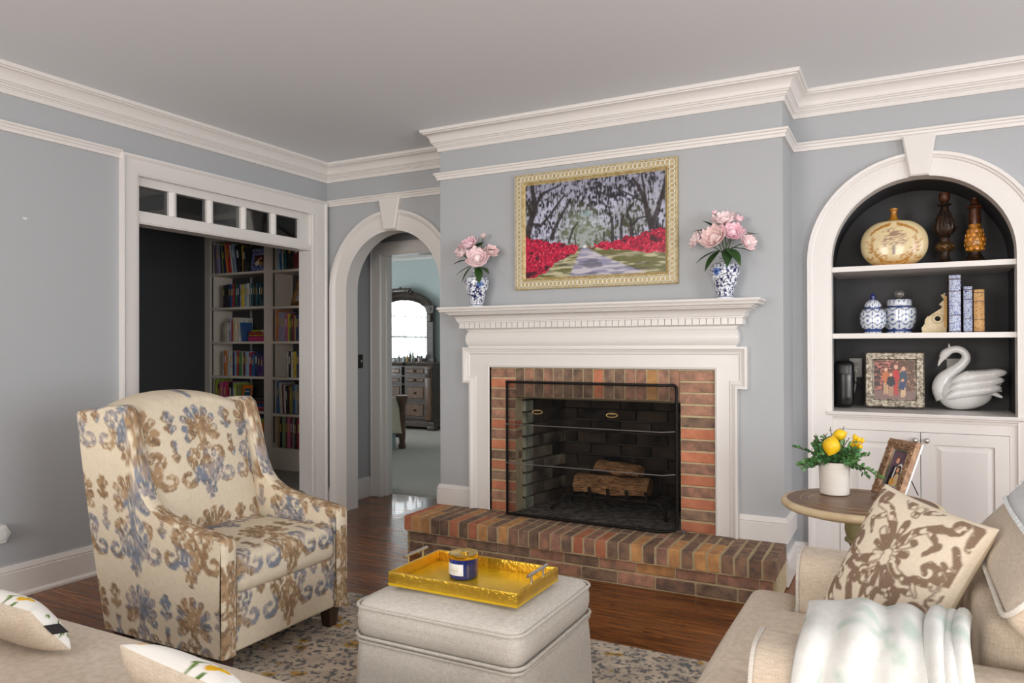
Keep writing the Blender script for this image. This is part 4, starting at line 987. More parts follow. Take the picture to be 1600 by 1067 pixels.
# ------------------------------------------------------------------ mantel decoration
MZ = 1.5305
def vine(P, UV, seed, hx):
    a = np.arctan2(P[:, 1], P[:, 0]); z = P[:, 2]; u = a * .07; c = np.empty((len(P), 3)); c[:] = srgb(236, 240, 246)
    navy = srgb(26, 34, 92)
    wx = u + .012 * (fbm(u * 50, z * 50, seed, 2) - .5); wz = z + .012 * (fbm(u * 50 + 9, z * 50, seed + 3, 2) - .5)
    q = np.abs(fbm(wx * 62, wz * 62, seed + 7, 2) - .5); c = mix(c, navy, sstep(.085, .055, q)); q2 = vnoise(wx * 130, wz * 130, seed + 11); c = mix(c, navy, sstep(.70, .78, q2))
    d = np.hypot((((a - hx + PI) % (2 * PI)) - PI) * .075, z - .145); pet = .020 + .004 * np.cos(np.arctan2(z - .145, (((a - hx + PI) % (2 * PI)) - PI) * .075) * 8)
    c = mix(c, srgb(86, 124, 196), sstep(.002, -.002, d - pet)); c = mix(c, navy, sstep(.002, -.001, np.abs(d - .006) - .002))
    c = mix(c, srgb(220, 228, 238), sstep(.012, .009, z)); c = mix(c, navy, sstep(.0035, .0015, np.abs(z - .014)))
    c = mix(c, srgb(226, 232, 240), sstep(.199, .203, z)); c = mix(c, navy, sstep(.004, .002, np.abs(z - .216)) + sstep(.0025, .001, np.abs(z - .204)))
    return c
VPROF = [(.046, 0), (.047, .004), (.044, .012), (.043, .022), (.048, .045), (.058, .080), (.070, .115), (.077, .145), (.077, .165), (.068, .184), (.048, .196), (.029, .202), (.026, .206), (.026, .220), (.031, .228), (.031, .232), (.024, .232), (.022, .21), (.024, .198), (.050, .180), (.050, .09), (0, .09)]
vf = []
for (r0, z0), (r1, z1) in zip(VPROF[:-1], VPROF[1:]):
    k = max(1, int((abs(z1 - z0) + abs(r1 - r0)) / .004)); vf += [(r0 + (r1 - r0) * i / k, z0 + (z1 - z0) * i / k) for i in range(k)]
vf.append(VPROF[-1])
LEAF = mat('peony_leaf', srgb(52, 84, 40), .45, var=.5, vscale=20, col2=srgb(34, 58, 30), rand=.25)
STEM = mat('flower_stem', srgb(70, 100, 50), .6)
PINKS = [mat('peony_pink', srgb(250, 222, 226), .7, var=.8, vscale=24, col2=srgb(254, 242, 240), sheen=.2), mat('peony_rose', srgb(246, 200, 214), .7, var=.8, vscale=24, col2=srgb(252, 232, 234), sheen=.2), mat('peony_blush', srgb(252, 230, 226), .7, var=.7, vscale=24, col2=srgb(248, 212, 214), sheen=.2)]
def petal(m, base, axis, side, ln, wd, cupv, n=5):
    up = axis.normalized(); s = side.normalized(); w = up.cross(s).normalized()
    def fn(a, b):
        t_ = b; q = (a - .5) * 2; wdt = wd * math.sin(PI * min(.97, .12 + .8 * t_)) ** .7
        rd = cupv * math.sin(t_ * 2.2); return base + up * (ln * t_ * (1 - .08 * q * q)) + s * (rd + .16 * wd * q * q * -1) + w * (wdt * q)
    m.grid(fn, n, n)
def bloom(parent, c, d, r, mt, seed, bud=False):
    rr = random.Random(seed); d = Vector(d).normalized(); a = d.cross(Vector((0, 0, 1)) if abs(d.z) < .9 else Vector((1, 0, 0))).normalized(); b = d.cross(a)
    c = Vector(c)
    for lay, (np_, sc, op) in enumerate(((5, .62, .12), (6, .80, .38), (7, .95, .72), (7, 1.0, 1.05))[: 2 if bud else 4]):
        for i in range(np_):
            an = 2 * PI * (i + .5 * (lay % 2)) / np_ + rr.uniform(-.15, .15); s = a * math.cos(an) + b * math.sin(an)
            mm = MB(); ax = d * math.cos(op) + s * math.sin(op)
            petal(mm, c - d * r * .45 + s * r * .10, ax + d * .35, s, r * 1.28 * sc, r * .52 * sc, r * .34 * (1 + lay * .22))
            mm.build('petal', mt, parent, smooth=70)
    m = MB(); m.rbox(c - d * r * .05, (r * .42, r * .42, r * .42), r * .4, (1, 1, 1)); m.build('heart', mt, parent, smooth=80)
def leaf(parent, p0, dirv, ln, wd, seed):
    rr = random.Random(seed); d = Vector(dirv).normalized(); s = d.cross(Vector((0, 0, 1))).normalized(); up = s.cross(d)
    m = MB()
    def fn(a, b):
        q = (a - .5) * 2; wv = wd * math.sin(PI * (b ** .75)) * .5; return Vector(p0) + d * ln * b + s * wv * q + up * (-.25 * ln * b * b + .2 * wv * abs(q))
    ln *= 1.2; wd *= 1.3; m.grid(fn, 4, 8); m.build('leaf', LEAF, parent, smooth=70)
def bouquet(vx, vlab, hx, flowers, leaves, seed, where):
    t = thing('porcelain_vase', vlab, 'vase', (vx, 4.05, MZ))
    MB().lathe(vf, 88).build('body', PORC, t, smooth=50, paint=lambda P, UV: vine(P, UV, seed, hx))
    for i, (dx, dy, dz, r, mi, bud, lab) in enumerate(flowers):
        f_ = thing('peony', lab, 'flower', (vx, 4.05, MZ), 0, 'peonies in the vase ' + where)
        c = Vector((dx * 1.14, dy * 1.25, .26 + (dz - .26) * 1.10)); r *= .88; rk_ = sorted(range(len(flowers)), key=lambda k: math.atan2(flowers[k][1] + .02, flowers[k][0])).index(i); an_ = -PI + 2 * PI * (rk_ + .5) / len(flowers); d = (c - Vector((0, 0, .26))).normalized() + Vector((.05, -.55, .05))
        bloom(f_, c, d, r, PINKS[mi], seed * 31 + i, bud)
        MB().tube(smooth_pts([(.012 * math.cos(an_), .012 * math.sin(an_), .12), (.012 * math.cos(an_), .012 * math.sin(an_), .18), (.0125 * math.cos(an_), .0125 * math.sin(an_), .245), tuple(c * .55 + Vector((.006 * math.cos(an_), .006 * math.sin(an_), .265)) * .45), tuple(c - d.normalized() * r * .4)], 3), .0028, 6).build('stem', STEM, f_, smooth=60)
        for (p0, dv, ln, wd) in leaves.get(i, []): leaf(f_, p0, dv, ln, wd, seed + i)
bouquet(-2.391, 'blue and white porcelain vase with pink peonies, nearer the archway', -.75, [
    (.030, -.04, .300, .064, 0, False, 'big open pale pink peony low in the vase nearer the archway'),
    (-.034, -.02, .385, .058, 1, False, 'rounded pink peony crowning the vase nearer the archway'),
    (-.068, -.03, .335, .044, 0, False, 'mid-size pink peony at the outer side of the vase nearer the archway'),
    (-.118, -.01, .352, .034, 1, True, 'dark pink peony bud sticking out towards the archway'),
    (.095, -.00, .338, .040, 2, False, 'small pale peony tucked behind the big bloom nearer the archway'),
    (.036, .01, .432, .028, 2, True, 'small pale peony bud at the top of the bouquet nearer the archway')],
    {0: [((.02, -.02, .25), (.9, -.5, -.15), .12, .045), ((.02, -.02, .25), (.45, -.6, -.7), .11, .04)], 1: [((-.01, 0, .36), (.9, -.3, .25), .09, .04)], 2: [((-.02, -.02, .26), (-.7, -.6, -.3), .11, .04), ((-.02, -.02, .26), (-.5, -.7, -.8), .11, .03)],
     3: [((-.06, 0, .30), (-1, -.3, .0), .09, .035)], 4: [((.05, 0, .34), (1, -.2, .35), .10, .035)], 5: [((0, 0, .38), (.8, -.4, .5), .07, .03)]}, 5, 'near the archway')
bouquet(-.843, 'blue and white porcelain vase with pink peonies, nearer the niche', -2.0, [
    (-.040, -.05, .320, .064, 2, False, 'large open blush peony at the front of the vase nearer the niche'),
    (.000, -.01, .410, .056, 0, False, 'pink peony crowning the vase nearer the niche'),
    (.045, -.04, .340, .052, 1, False, 'round rose pink peony beside the blush bloom nearer the niche'),
    (-.130, -.01, .322, .044, 0, False, 'pink peony hanging on the painting side of the vase nearer the niche'),
    (.108, -.02, .292, .042, 0, False, 'pink peony drooping on the niche side of the vase'),
    (-.050, .01, .452, .024, 1, True, 'small closed peony bud at the top of the vase nearer the niche'),
    (.066, .0, .408, .036, 1, True, 'half open pink peony bud behind the crown nearer the niche')],
    {0: [((-.02, -.03, .26), (-.75, -.6, -.25), .13, .045), ((-.02, -.03, .26), (-.5, -.7, -.6), .13, .045)], 1: [((-.05, 0, .36), (-.95, -.2, .35), .10, .045)], 2: [((.02, -.03, .27), (.6, -.7, -.45), .14, .05), ((.02, -.03, .27), (.15, -.8, -.6), .12, .045)],
     3: [((-.05, 0, .38), (-.6, -.3, .7), .07, .035)], 4: [((.04, 0, .31), (1, -.2, .45), .12, .035), ((.03, 0, .27), (.95, -.4, .0), .11, .04)], 6: [((.04, 0, .34), (1, -.2, .2), .11, .03)]}, 12, 'near the niche')

# ------------------------------------------------------------------ framed avenue painting
pt = thing('framed_painting', 'gilt framed picture of an oak avenue with red azaleas', 'picture', (-1.638, YC - .002, 1.632))
W_, H_ = 1.036, .722
GILT = mat('gilt_cream', srgb(206, 188, 140), .45, .15, var=.8, vscale=40, col2=srgb(168, 140, 82), bump=.4, bscale=90)
GILT2 = mat('gilt_silver', srgb(218, 212, 192), .4, .25)
MB().sweep([(-W_ / 2, 0), (-W_ / 2, H_), (W_ / 2, H_), (W_ / 2, 0)], [(0, 0), (0, .020), (.006, .028), (.012, .028), (.014, .024), (.048, .024), (.050, .030), (.056, .030), (.060, .022), (.072, .014), (.072, 0)], lambda x, z, q: (x, -q, z), closed=True).build('frame', GILT, pt, smooth=35)
# guilloche rings along the frame, each a carved ring
ring0 = None
rm = MB(); rm.tube([(.0155 * math.cos(a), 0, .0155 * math.sin(a)) for a in np.linspace(0, 2 * PI, 15)[:-1]], .0048, 6, closed=True)
def ring_at(x, z):
    global ring0
    if ring0 is None: ring0 = rm.build('guilloche_ring', GILT2, pt, smooth=70); o = ring0
    else: o = copy_to(ring0, pt, (0, 0, 0))
    o.location = (x, -.026, z)
nx_, nz_ = 37, 25
for i in range(nx_):
    x = -W_ / 2 + .031 + (W_ - .062) * i / (nx_ - 1); ring_at(x, .031); ring_at(x, H_ - .031)
for j in range(1, nz_ - 1):
    z = .031 + (H_ - .062) * j / (nz_ - 1); ring_at(-W_ / 2 + .031, z); ring_at(W_ / 2 - .031, z)
m = MB()
for i in range(120):
    x = -W_ / 2 + .006 + (W_ - .012) * i / 119
    for z in (.006, H_ - .006): m.rbox((x, -.029, z), (.003, .003, .003), .0028, (1, 1, 1), k=1)
for i in range(84):
    z = .006 + (H_ - .012) * i / 83
    for x in (-W_ / 2 + .006, W_ / 2 - .006): m.rbox((x, -.029, z), (.003, .003, .003), .0028, (1, 1, 1), k=1)
o = m.build('bead_edge', GILT2, pt, smooth=60); o['kind'] = 'stuff'
def avenue(u, v):
    vx, vy = .43, .295
    n1 = fbm(u * 18, v * 14, 1, 4); n2 = vnoise(u * 130, v * 26, 5); n3 = fbm(u * 60, v * 40, 8, 3)
    dark = srgb(34, 30, 40); lite = srgb(188, 190, 212); c = mix(dark, lite, sstep(.36, .66, n2 * .45 + n3 * .55 + (n1 - .5) * .5))
    r = np.hypot((u - vx) * 1.3, v - .45)
    c = mix(c, mix(srgb(126, 140, 120), srgb(186, 196, 196), sstep(.4, .6, n3)), sstep(.34, .08, r) * .75)
    c = mix(c, mix(srgb(122, 130, 70), srgb(60, 70, 44), n3), sstep(.45, .6, fbm(u * 7, v * 9, 17, 2)) * .35 * sstep(1.0, .5, v))
    c = mix(c, srgb(120, 170, 176), sstep(.05, .0, np.hypot((u - .46) * 1.0, (v - .64))) * .5)
    c = mix(c, srgb(60, 58, 70), sstep(.72, .95, v) * .35)
    tr = srgb(44, 34, 36)
    def T(pts, r0, r1): 
        nonlocal c; c = mix(c, tr, sstep(.004, -.003, stroke(u, v * .66, [(a, b * .66) for a, b in pts], r0, r1)) * .93)
    T([(.01, .42), (.04, .6), (.08, .74), (.06, .92), (.05, 1)], .026, .012); T([(.06, .66), (.02, .78), (0, .86)], .012, .006); T([(.05, .58), (.12, .56), (.19, .66), (.26, .79), (.30, .86)], .012, .006); T([(.08, .78), (.14, .9), (.26, .96)], .012, .005)
    T([(.20, .42), (.24, .56), (.29, .68), (.34, .80)], .015, .007); T([(.21, .5), (.17, .62)], .007, .004); T([(.33, .36), (.36, .5), (.40, .56)], .008, .004)
    T([(.91, .42), (.88, .58), (.86, .72), (.82, .86), (.78, .95)], .022, .008); T([(.91, .48), (.95, .64), (.99, .85), (1, .95)], .018, .008); T([(.87, .66), (.85, .9), (.84, 1)], .010, .004); T([(.86, .7), (.75, .8), (.68, .86)], .008, .003)
    T([(.77, .38), (.77, .5), (.74, .62), (.78, .70)], .013, .005); T([(.77, .48), (.82, .55), (.88, .56)], .009, .005); T([(.64, .34), (.64, .5), (.62, .66)], .012, .006); T([(.70, .36), (.70, .50), (.72, .6)], .010, .005); T([(.58, .34), (.58, .44)], .006, .004); T([(.52, .33), (.53, .42)], .004, .003); T([(.38, .33), (.37, .45)], .005, .003)
    T([(.55, .85), (.64, .78), (.70, .80)], .006, .003); T([(.62, .68), (.56, .74)], .005, .003)
    # ground
    gl = sstep(vy + .01, vy - .01, v); grass = mix(srgb(104, 104, 60), srgb(190, 184, 150), sstep(.4, .65, fbm(u * 10, v * 40, 23, 3)))
    c = mix(c, grass, gl)
    ty = np.clip((vy - v) / vy, 0, 1); pl, pr = vx - .01 - .09 * ty, vx + .03 + .42 * ty ** 1.15
    path = mix(srgb(144, 142, 168), srgb(196, 190, 198), sstep(.42, .62, fbm(u * 9, v * 46, 27, 3)))
    c = mix(c, path, gl * sstep(pl - .01, pl + .01, u) * sstep(pr + .01, pr - .01, u)); c = mix(c, srgb(70, 62, 70), gl * sstep(.60, .66, fbm(u * 6, v * 30, 44, 3)) * .55)
    hot = mix(mix(srgb(130, 4, 46), srgb(200, 22, 66), sstep(.25, .75, vnoise(u * 90, v * 70, 33))), srgb(232, 84, 104), sstep(.76, .86, vnoise(u * 120, v * 90, 37)))
    hot = mix(hot, srgb(70, 16, 34), sstep(.66, .76, fbm(u * 22, v * 18, 39, 2)))
    e = (fbm(u * 30, v * 30, 51, 2) - .5) * .06
    tl = .45 - .34 * u + e; bl = .0 + .02 + .74 * np.clip(u - .06, 0, 1) + e; c = mix(c, hot, (u < .40) & (v < tl) & (v > bl - .03 * (u < .18)))
    tr_ = .31 + .28 * (u - .47) ** 1.1 * (u > .47) + e if False else .30 + .27 * np.clip(u - .47, 0, 1) + e
    br = .292 - .20 * np.clip(u - .47, 0, 1) + e * .6; c = mix(c, hot, (u > .47) & (v < tr_) & (v > br))
    c = mix(c, srgb(236, 238, 238), sstep(.02, .005, np.hypot(u - vx - .015, (v - .305) * .9)))
    return c
photo(pt, -W_ / 2 + .068, W_ / 2 - .068, .068, H_ - .068, -.012, 340, 224, avenue, 'canvas')
# ------------------------------------------------------------------ patterned wing armchair (faces +x)
FAB = mat_attr('damask_weave', .9, bump=.35, bscale=500, spec=.1)
ac = thing('armchair', 'wing armchair in cream brown and blue damask fabric', 'armchair', (-2.70, 2.305, .010))
def chair_paint(P, UV): return damask_chair(UV[:, 0], UV[:, 1])
XB0, XF0, ZB = -.262, .430, .095            # local x of the back and front at the base
def topz(x):
    return float(np.interp(x, [-.262, -.12, -.035, -.018, -.005, .006, .02, .04, .07, .12, .22, .34, .43], [.985, 1.012, 1.018, 1.00, .93, .83, .73, .665, .625, .592, .562, .545, .530]))
def shear(x, z): f_ = (XF0 - x) / (XF0 - XB0); return x - .20 * f_ * (z - ZB) / .9
xs_nodes = list(np.linspace(.43, .10, 44)) + list(np.linspace(.095, -.04, 46)) + list(np.linspace(-.05, -.262, 34))
def side(yo, yi):
    m = MB(); nz = 130; sgn = 1 if yi > yo else -1
    for y, off in ((yo, .31), (yi, .12)):
        n = len(xs_nodes); v = []; uv = []
        for x in xs_nodes:
            tz = topz(x)
            for j in range(nz + 1):
                z = ZB + (tz - ZB) * j / nz; bul = .012 * math.sin(PI * min(1, max(0, (z - ZB) / (tz - ZB)))) * (-sgn if y == yo else sgn) * .5
                v.append((shear(x, z), y + bul, z)); uv.append((x + off, z + .10))
        f = [(i * (nz + 1) + j, (i + 1) * (nz + 1) + j, (i + 1) * (nz + 1) + j + 1, i * (nz + 1) + j + 1) for i in range(n - 1) for j in range(nz)]
        m.add(v, f, 0, uv)
    # padded rim over front and top
    rim = [(XF0, ZB + (topz(XF0) - ZB) * j / 90) for j in range(90)] + [(x, topz(x)) for x in xs_nodes]
    rim3 = [Vector((shear(x, z), 0, z)) for x, z in rim]; k = 18; v = []; uv = []; arc = 0
    for i, p_ in enumerate(rim3):
        t_ = (rim3[min(i + 2, len(rim3) - 1)] - rim3[max(i - 2, 0)]).normalized(); nn = Vector((t_.z, 0, -t_.x)) * (1)
        if nn.x < 0 and abs(nn.x) > abs(nn.z): nn = -nn
        if i > 120 and nn.z < -.1: nn = -nn
        if i: arc += (p_ - rim3[i - 1]).length
        for j in range(k + 1):
            a = j / k; bulge = .014 * math.sqrt(max(0, 1 - (2 * a - 1) ** 2)); q = p_ + nn * bulge; v.append((q.x, yo + (yi - yo) * a, q.z)); uv.append((.07 * (a - .5) * .9, arc * .9 + .08))
    f = [(i * (k + 1) + j, (i + 1) * (k + 1) + j, (i + 1) * (k + 1) + j + 1, i * (k + 1) + j + 1) for i in range(len(rim3) - 1) for j in range(k)]
    m.add(v, f, 0, uv)
    o = m.build('winged_arm', FAB, ac, smooth=70, paint=chair_paint); return o
side(-.355, -.285); side(.355, .285)
# inside back, rolling over the top and down the outside
m = MB(); NU, NF, NT, NBK = 120, 120, 18, 40
def back_pt(u, k):
    q = (u - .5) * 2; ztop = 1.012 + .062 * (1 - abs(q) ** 2.2) ; hw = .288
    xf = lambda z: -.035 - .235 * (z - .42) + .048 * (1 - q ** 4) * math.sin(PI * min(1, max(0, (z - .40) / .62))) ** .6
    zt = ztop - .05
    if k <= NF: z = .40 + (zt - .40) * k / NF; return (xf(z), q * hw, z), (q * hw, z)
    x0 = xf(zt); x1 = shear(XB0, zt) - .005
    if k <= NF + NT:
        a = PI * (k - NF) / NT; cx = (x0 + x1) / 2; r = (x0 - x1) / 2; return (cx + r * math.cos(a), q * hw, zt + .05 * math.sin(a)), (q * hw, zt + .09 * math.sin(a / 2))
    z = zt - (zt - ZB) * (k - NF - NT) / NBK; return (shear(XB0, z) - .005, q * hw, z), (q * hw, -z)
v = []; uv = []; K = NF + NT + NBK
for i in range(NU + 1):
    for k in range(K + 1): p_, w_uv = back_pt(i / NU, k); v.append(p_); uv.append((w_uv[0], w_uv[1] + .287))
m.add(v, [(i * (K + 1) + k, (i + 1) * (K + 1) + k, (i + 1) * (K + 1) + k + 1, i * (K + 1) + k + 1) for i in range(NU) for k in range(K)], 0, uv)
m.build('backrest', FAB, ac, smooth=70, paint=chair_paint)
m = MB(); m.rbox((.165, 0, .392), (.272, .283, .078), .042, (100, 104, 22), puff=(0.006, 0, .018)); m.uv = [(p_[1], p_[2] - p_[0] * .9 + .52) for p_ in m.v]
m.build('seat_cushion', FAB, ac, smooth=70, paint=chair_paint)
m = MB(); m.rbox((.16, 0, .207), (.262, .284, .112), .012, (6, 104, 44)); m.uv = [(p_[1], p_[2] + .33 + (p_[0] - .42) * .5) for p_ in m.v]
m.build('front_rail', FAB, ac, smooth=60, paint=chair_paint)
ESP = mat('espresso_wood', srgb(62, 42, 32), .4, var=.4, vscale=6, vstretch=(8, 8, 1))
for x, y in ((.375, -.30), (.375, .30), (-.215, -.30), (-.215, .30)):
    mm = MB(); a, b = .033, .022; x0 = x + (.0 if x > 0 else 0)
    mm.add([(x0 - a, y - a, .1), (x0 + a, y - a, .1), (x0 + a, y + a, .1), (x0 - a, y + a, .1), (x0 - b, y - b, .0), (x0 + b, y - b, .0), (x0 + b, y + b, .0), (x0 - b, y + b, .0)],
           [(0, 1, 2, 3), (4, 7, 6, 5), (0, 4, 5, 1), (1, 5, 6, 2), (2, 6, 7, 3), (3, 7, 4, 0)]); mm.build('leg', ESP, ac)

# ------------------------------------------------------------------ rug
def rug_material():
    m = bpy.data.materials.new('rug_pile'); m.use_nodes = True; n = m.node_tree.nodes; L = m.node_tree.links.new
    b = n['Principled BSDF']; b.inputs['Roughness'].default_value = 1; b.inputs['Specular IOR Level'].default_value = .1
    tc = n.new('ShaderNodeTexCoord')
    def noise(s, d=4): t = n.new('ShaderNodeTexNoise'); t.inputs['Scale'].default_value = s; t.inputs['Detail'].default_value = d; L(tc.outputs['Object'], t.inputs['Vector']); return t
    def ramp(src, p0, p1, c0=(0, 0, 0), c1=(1, 1, 1)):
        r = n.new('ShaderNodeValToRGB'); r.color_ramp.elements[0].position = p0; r.color_ramp.elements[1].position = p1; r.color_ramp.elements[0].color = (*c0, 1); r.color_ramp.elements[1].color = (*c1, 1); L(src, r.inputs[0]); return r.outputs[0]
    def mixc(f, a, c): x = n.new('ShaderNodeMix'); x.data_type = 'RGBA'; L(f, x.inputs['Factor']); (L(a, x.inputs['A']) if hasattr(a, 'is_output') else None); x.inputs['B'].default_value = (*c, 1); return x.outputs['Result']
    base = ramp(noise(9, 6).outputs['Fac'], .35, .65, srgb(214, 200, 180), srgb(180, 168, 152))
    wp = noise(14, 2); mp = n.new('ShaderNodeMix'); mp.data_type = 'VECTOR'; mp.inputs['Factor'].default_value = .10; L(tc.outputs['Object'], mp.inputs['A']); L(wp.outputs['Color'], mp.inputs['B'])
    v = n.new('ShaderNodeTexVoronoi'); v.inputs['Scale'].default_value = 9.5; L(mp.outputs['Result'], v.inputs['Vector'])
    v2 = n.new('ShaderNodeTexVoronoi'); v2.inputs['Scale'].default_value = 21; L(mp.outputs['Result'], v2.inputs['Vector'])
    c = mixc(ramp(v2.outputs['Distance'], .22, .30, (1, 1, 1), (0, 0, 0)), base, srgb(142, 136, 130))
    f1 = ramp(v.outputs['Distance'], .22, .27, (1, 1, 1), (0, 0, 0)); c = mixc(f1, c, srgb(190, 152, 84)); f2 = ramp(v.outputs['Distance'], .10, .14, (1, 1, 1), (0, 0, 0)); c = mixc(f2, c, srgb(116, 96, 66))
    grit = ramp(noise(42, 5).outputs['Fac'], .52, .60); c = mixc(grit, c, srgb(116, 116, 116)); g2 = ramp(noise(3.5, 5).outputs['Fac'], .55, .68); mm = n.new('ShaderNodeMath'); mm.operation = 'MULTIPLY'; L(g2, mm.inputs[0]); L(ramp(noise(60, 4).outputs['Fac'], .45, .55), mm.inputs[1]); c = mixc(mm.outputs[0], c, srgb(92, 94, 98))
    L(c, b.inputs['Base Color']); bp = n.new('ShaderNodeBump'); bp.inputs['Strength'].default_value = .6; bp.inputs['Distance'].default_value = .004; L(noise(220, 3).outputs['Fac'], bp.inputs['Height']); L(bp.outputs[0], b.inputs['Normal']); return m
m = MB(); m.rbox((-1.25, 1.75, .005), (1.72, 1.26, .0045), .004, (6, 6, 1)); tag(m.build('area_rug', rug_material()), 'distressed cream rug with grey and ochre flowers under the seating', 'rug')

# ------------------------------------------------------------------ ottoman
LIN = mat_linen('linen_grey', srgb(222, 217, 208), srgb(196, 190, 180)); LIN2 = mat_linen('linen_beige', srgb(222, 208, 190), srgb(198, 182, 162))
ot = thing('ottoman', 'square pale linen ottoman with a skirt holding the gold tray', 'ottoman', (-1.335, 2.262, .010))
oa, ob = .318, .298
m = MB(); m.rbox((0, 0, .352), (oa, ob, .066), .05, (16, 16, 4), puff=(.008, .008, .026)); m.build('cushion', LIN, ot, smooth=70)
def rrect(a, b, r, z, n=6, bow=0):
    out = []
    for (cx, cy, a0) in ((a - r, b - r, 0), (-a + r, b - r, PI / 2), (-a + r, -b + r, PI), (a - r, -b + r, 3 * PI / 2)):
        for i in range(n + 1): t_ = a0 + PI / 2 * i / n; out.append((cx + r * math.cos(t_), cy + r * math.sin(t_), z))
    return out
for z, g, nm in ((.398, .002, 'welt'), (.300, .004, 'welt')): MB().tube(rrect(oa + g, ob + g, .055, z), .0055, 6, closed=True).build(nm, LIN, ot, smooth=60)
m = MB(); rows = [(.0, .010), (.10, .006), (.22, .001), (.278, -.004), (.290, -.012)]; v = []; N_ = len(rrect(1, 1, .05, 0))
for z, g in rows: v += rrect(oa + g, ob + g, .045, z)
f = [(i * N_ + j, i * N_ + (j + 1) % N_, (i + 1) * N_ + (j + 1) % N_, (i + 1) * N_ + j) for i in range(len(rows) - 1) for j in range(N_)] + [tuple(range((len(rows) - 1) * N_, len(rows) * N_))]
m.add(v, f); m.build('skirt', LIN, ot, smooth=50)
MB().tube(rrect(oa - .001, ob - .001, .045, .284), .005, 6, closed=True).build('skirt_welt', LIN, ot, smooth=60)
mm = MB(); mm.box(oa - .014, oa + .014, -ob - .013, -ob + .01, .0, .278); mm.build('kick_pleat', LIN, ot)

# tray and candle
GOLD = mat('gold_leaf', srgb(238, 196, 72), .28, .85, var=.4, vscale=14, col2=srgb(200, 150, 50), bump=.9, bscale=70)
GOLD_IN = mat('gold_inside', srgb(250, 208, 34), .30, .45, var=.5, vscale=6, col2=srgb(214, 170, 60), bump=.25, bscale=60)
TZ = .4545
tr = thing('serving_tray', 'rectangular gold textured tray with silver bar handles on the ottoman', 'tray', (-1.333, 2.232, TZ))
ta, tb, th = .252, .158, .046
MB().box(-ta, ta, -tb, tb, 0, .008).build('base', GOLD_IN, tr)
for a0, a1, b0, b1 in ((-ta, ta, -tb, -tb + .010), (-ta, ta, tb - .010, tb), (-ta, -ta + .010, -tb + .010, tb - .010), (ta - .010, ta, -tb + .010, tb - .010)):
    mm = MB(); mm.rbox(((a0 + a1) / 2, (b0 + b1) / 2, th / 2 + .004), ((a1 - a0) / 2, (b1 - b0) / 2, th / 2 - .003), .002, (12, 12, 3), k=1); mm.build('side_wall', GOLD, tr, smooth=40)
SIL = mat('brushed_silver', srgb(206, 204, 202), .25, .95)
for sx in (-1, 1):
    x = sx * (ta - .005); mm = MB(); mm.tube([(x, -.072, th + .030), (x, .072, th + .030)], .0058, 10)
    for y in (-.045, .045): mm.tube([(x, y, th - .004), (x, y, th + .030)], .0042, 8)
    mm.build('handle', SIL, tr, smooth=50)
cj = thing('candle_jar', 'blue glass candle jar with a white label and gold lid on the tray', 'candle', (-1.385, 2.248, TZ + .0085))
MB().lathe([(0, 0), (.045, 0), (.050, .004), (.0515, .012), (.0515, .074), (.0, .074)], 40).build('jar', mat('cobalt_glass', srgb(22, 62, 150), .12, var=.8, vscale=30, vstretch=(1, 1, .25), col2=srgb(10, 20, 60), coat=.6), cj, smooth=50)
MB().lathe([(.0525, .072), (.054, .074), (.054, .086), (.050, .0885), (.046, .0875), (.0, .0872)], 40).build('lid', mat('gold_lid', srgb(224, 190, 96), .18, .95), cj, smooth=50)
m = MB(); m.grid(lambda a, b: (.0525 * math.sin((a - .5) * 1.55 - .25), -.0525 * math.cos((a - .5) * 1.55 - .25), .018 + .040 * b), 40, 24)
def lab_(P, UV):
    a, b = UV[:, 0], UV[:, 1]; c = np.empty((len(a), 3)); c[:] = srgb(244, 242, 238)
    for z0, w0 in ((.62, .28), (.45, .34), (.32, .2)): c = mix(c, srgb(206, 190, 150), ((np.abs(b - z0) < .035) & (np.abs(a - .5) < w0) & (vnoise(a * 46, b * 0 + z0 * 90, 3) > .35)) * .8)
    return c
m.build('label', mat_attr('paper_label', .5), cj, smooth=60, paint=lab_)
m = MB(); m.rbox((.004, .0, .0885), (.014, .010, .0025), .002, (1, 1, 1)); m.build('lid_knob', mat('gold_lid', (1, 1, 1)), cj, smooth=50)
# ------------------------------------------------------------------ cream linen armchair beside the hearth (faces -x)
ca = thing('armchair', 'cream linen armchair with a boxed seat cushion and piped arms', 'armchair', (0.05, 2.17, .010))
CO = Vector((0.05, 2.17, .010))
def L3(x, y, z): return (x - CO.x, y - CO.y, z - CO.z)
m = MB(); m.rbox(L3(.15, 2.17, .20), (.43, .49, .115), .02, (6, 6, 2)); m.build('base', LIN2, ca, smooth=50)
m = MB(); m.rbox(L3(-.13, 2.17, .392), (.335, .283, .068), .04, (14, 14, 3), puff=(.006, 0, .020)); m.rbox(L3(-.385, 2.17, .392), (.080, .470, .066), .04, (4, 16, 3), puff=(.006, 0, .006)); m.build('seat_cushion', LIN2, ca, smooth=70)
for zz in (.436, .350):
    path = [(-.455, 1.72), (-.455, 2.62), (-.315, 2.625), (-.305, 2.455), (.19, 2.452), (.19, 1.888), (-.305, 1.885), (-.315, 1.715)]
    MB().tube(rounded([L3(a, b, zz) for a, b in path], .04), .0055, 6, closed=True).build('seat_welt', LIN, ca, smooth=60)
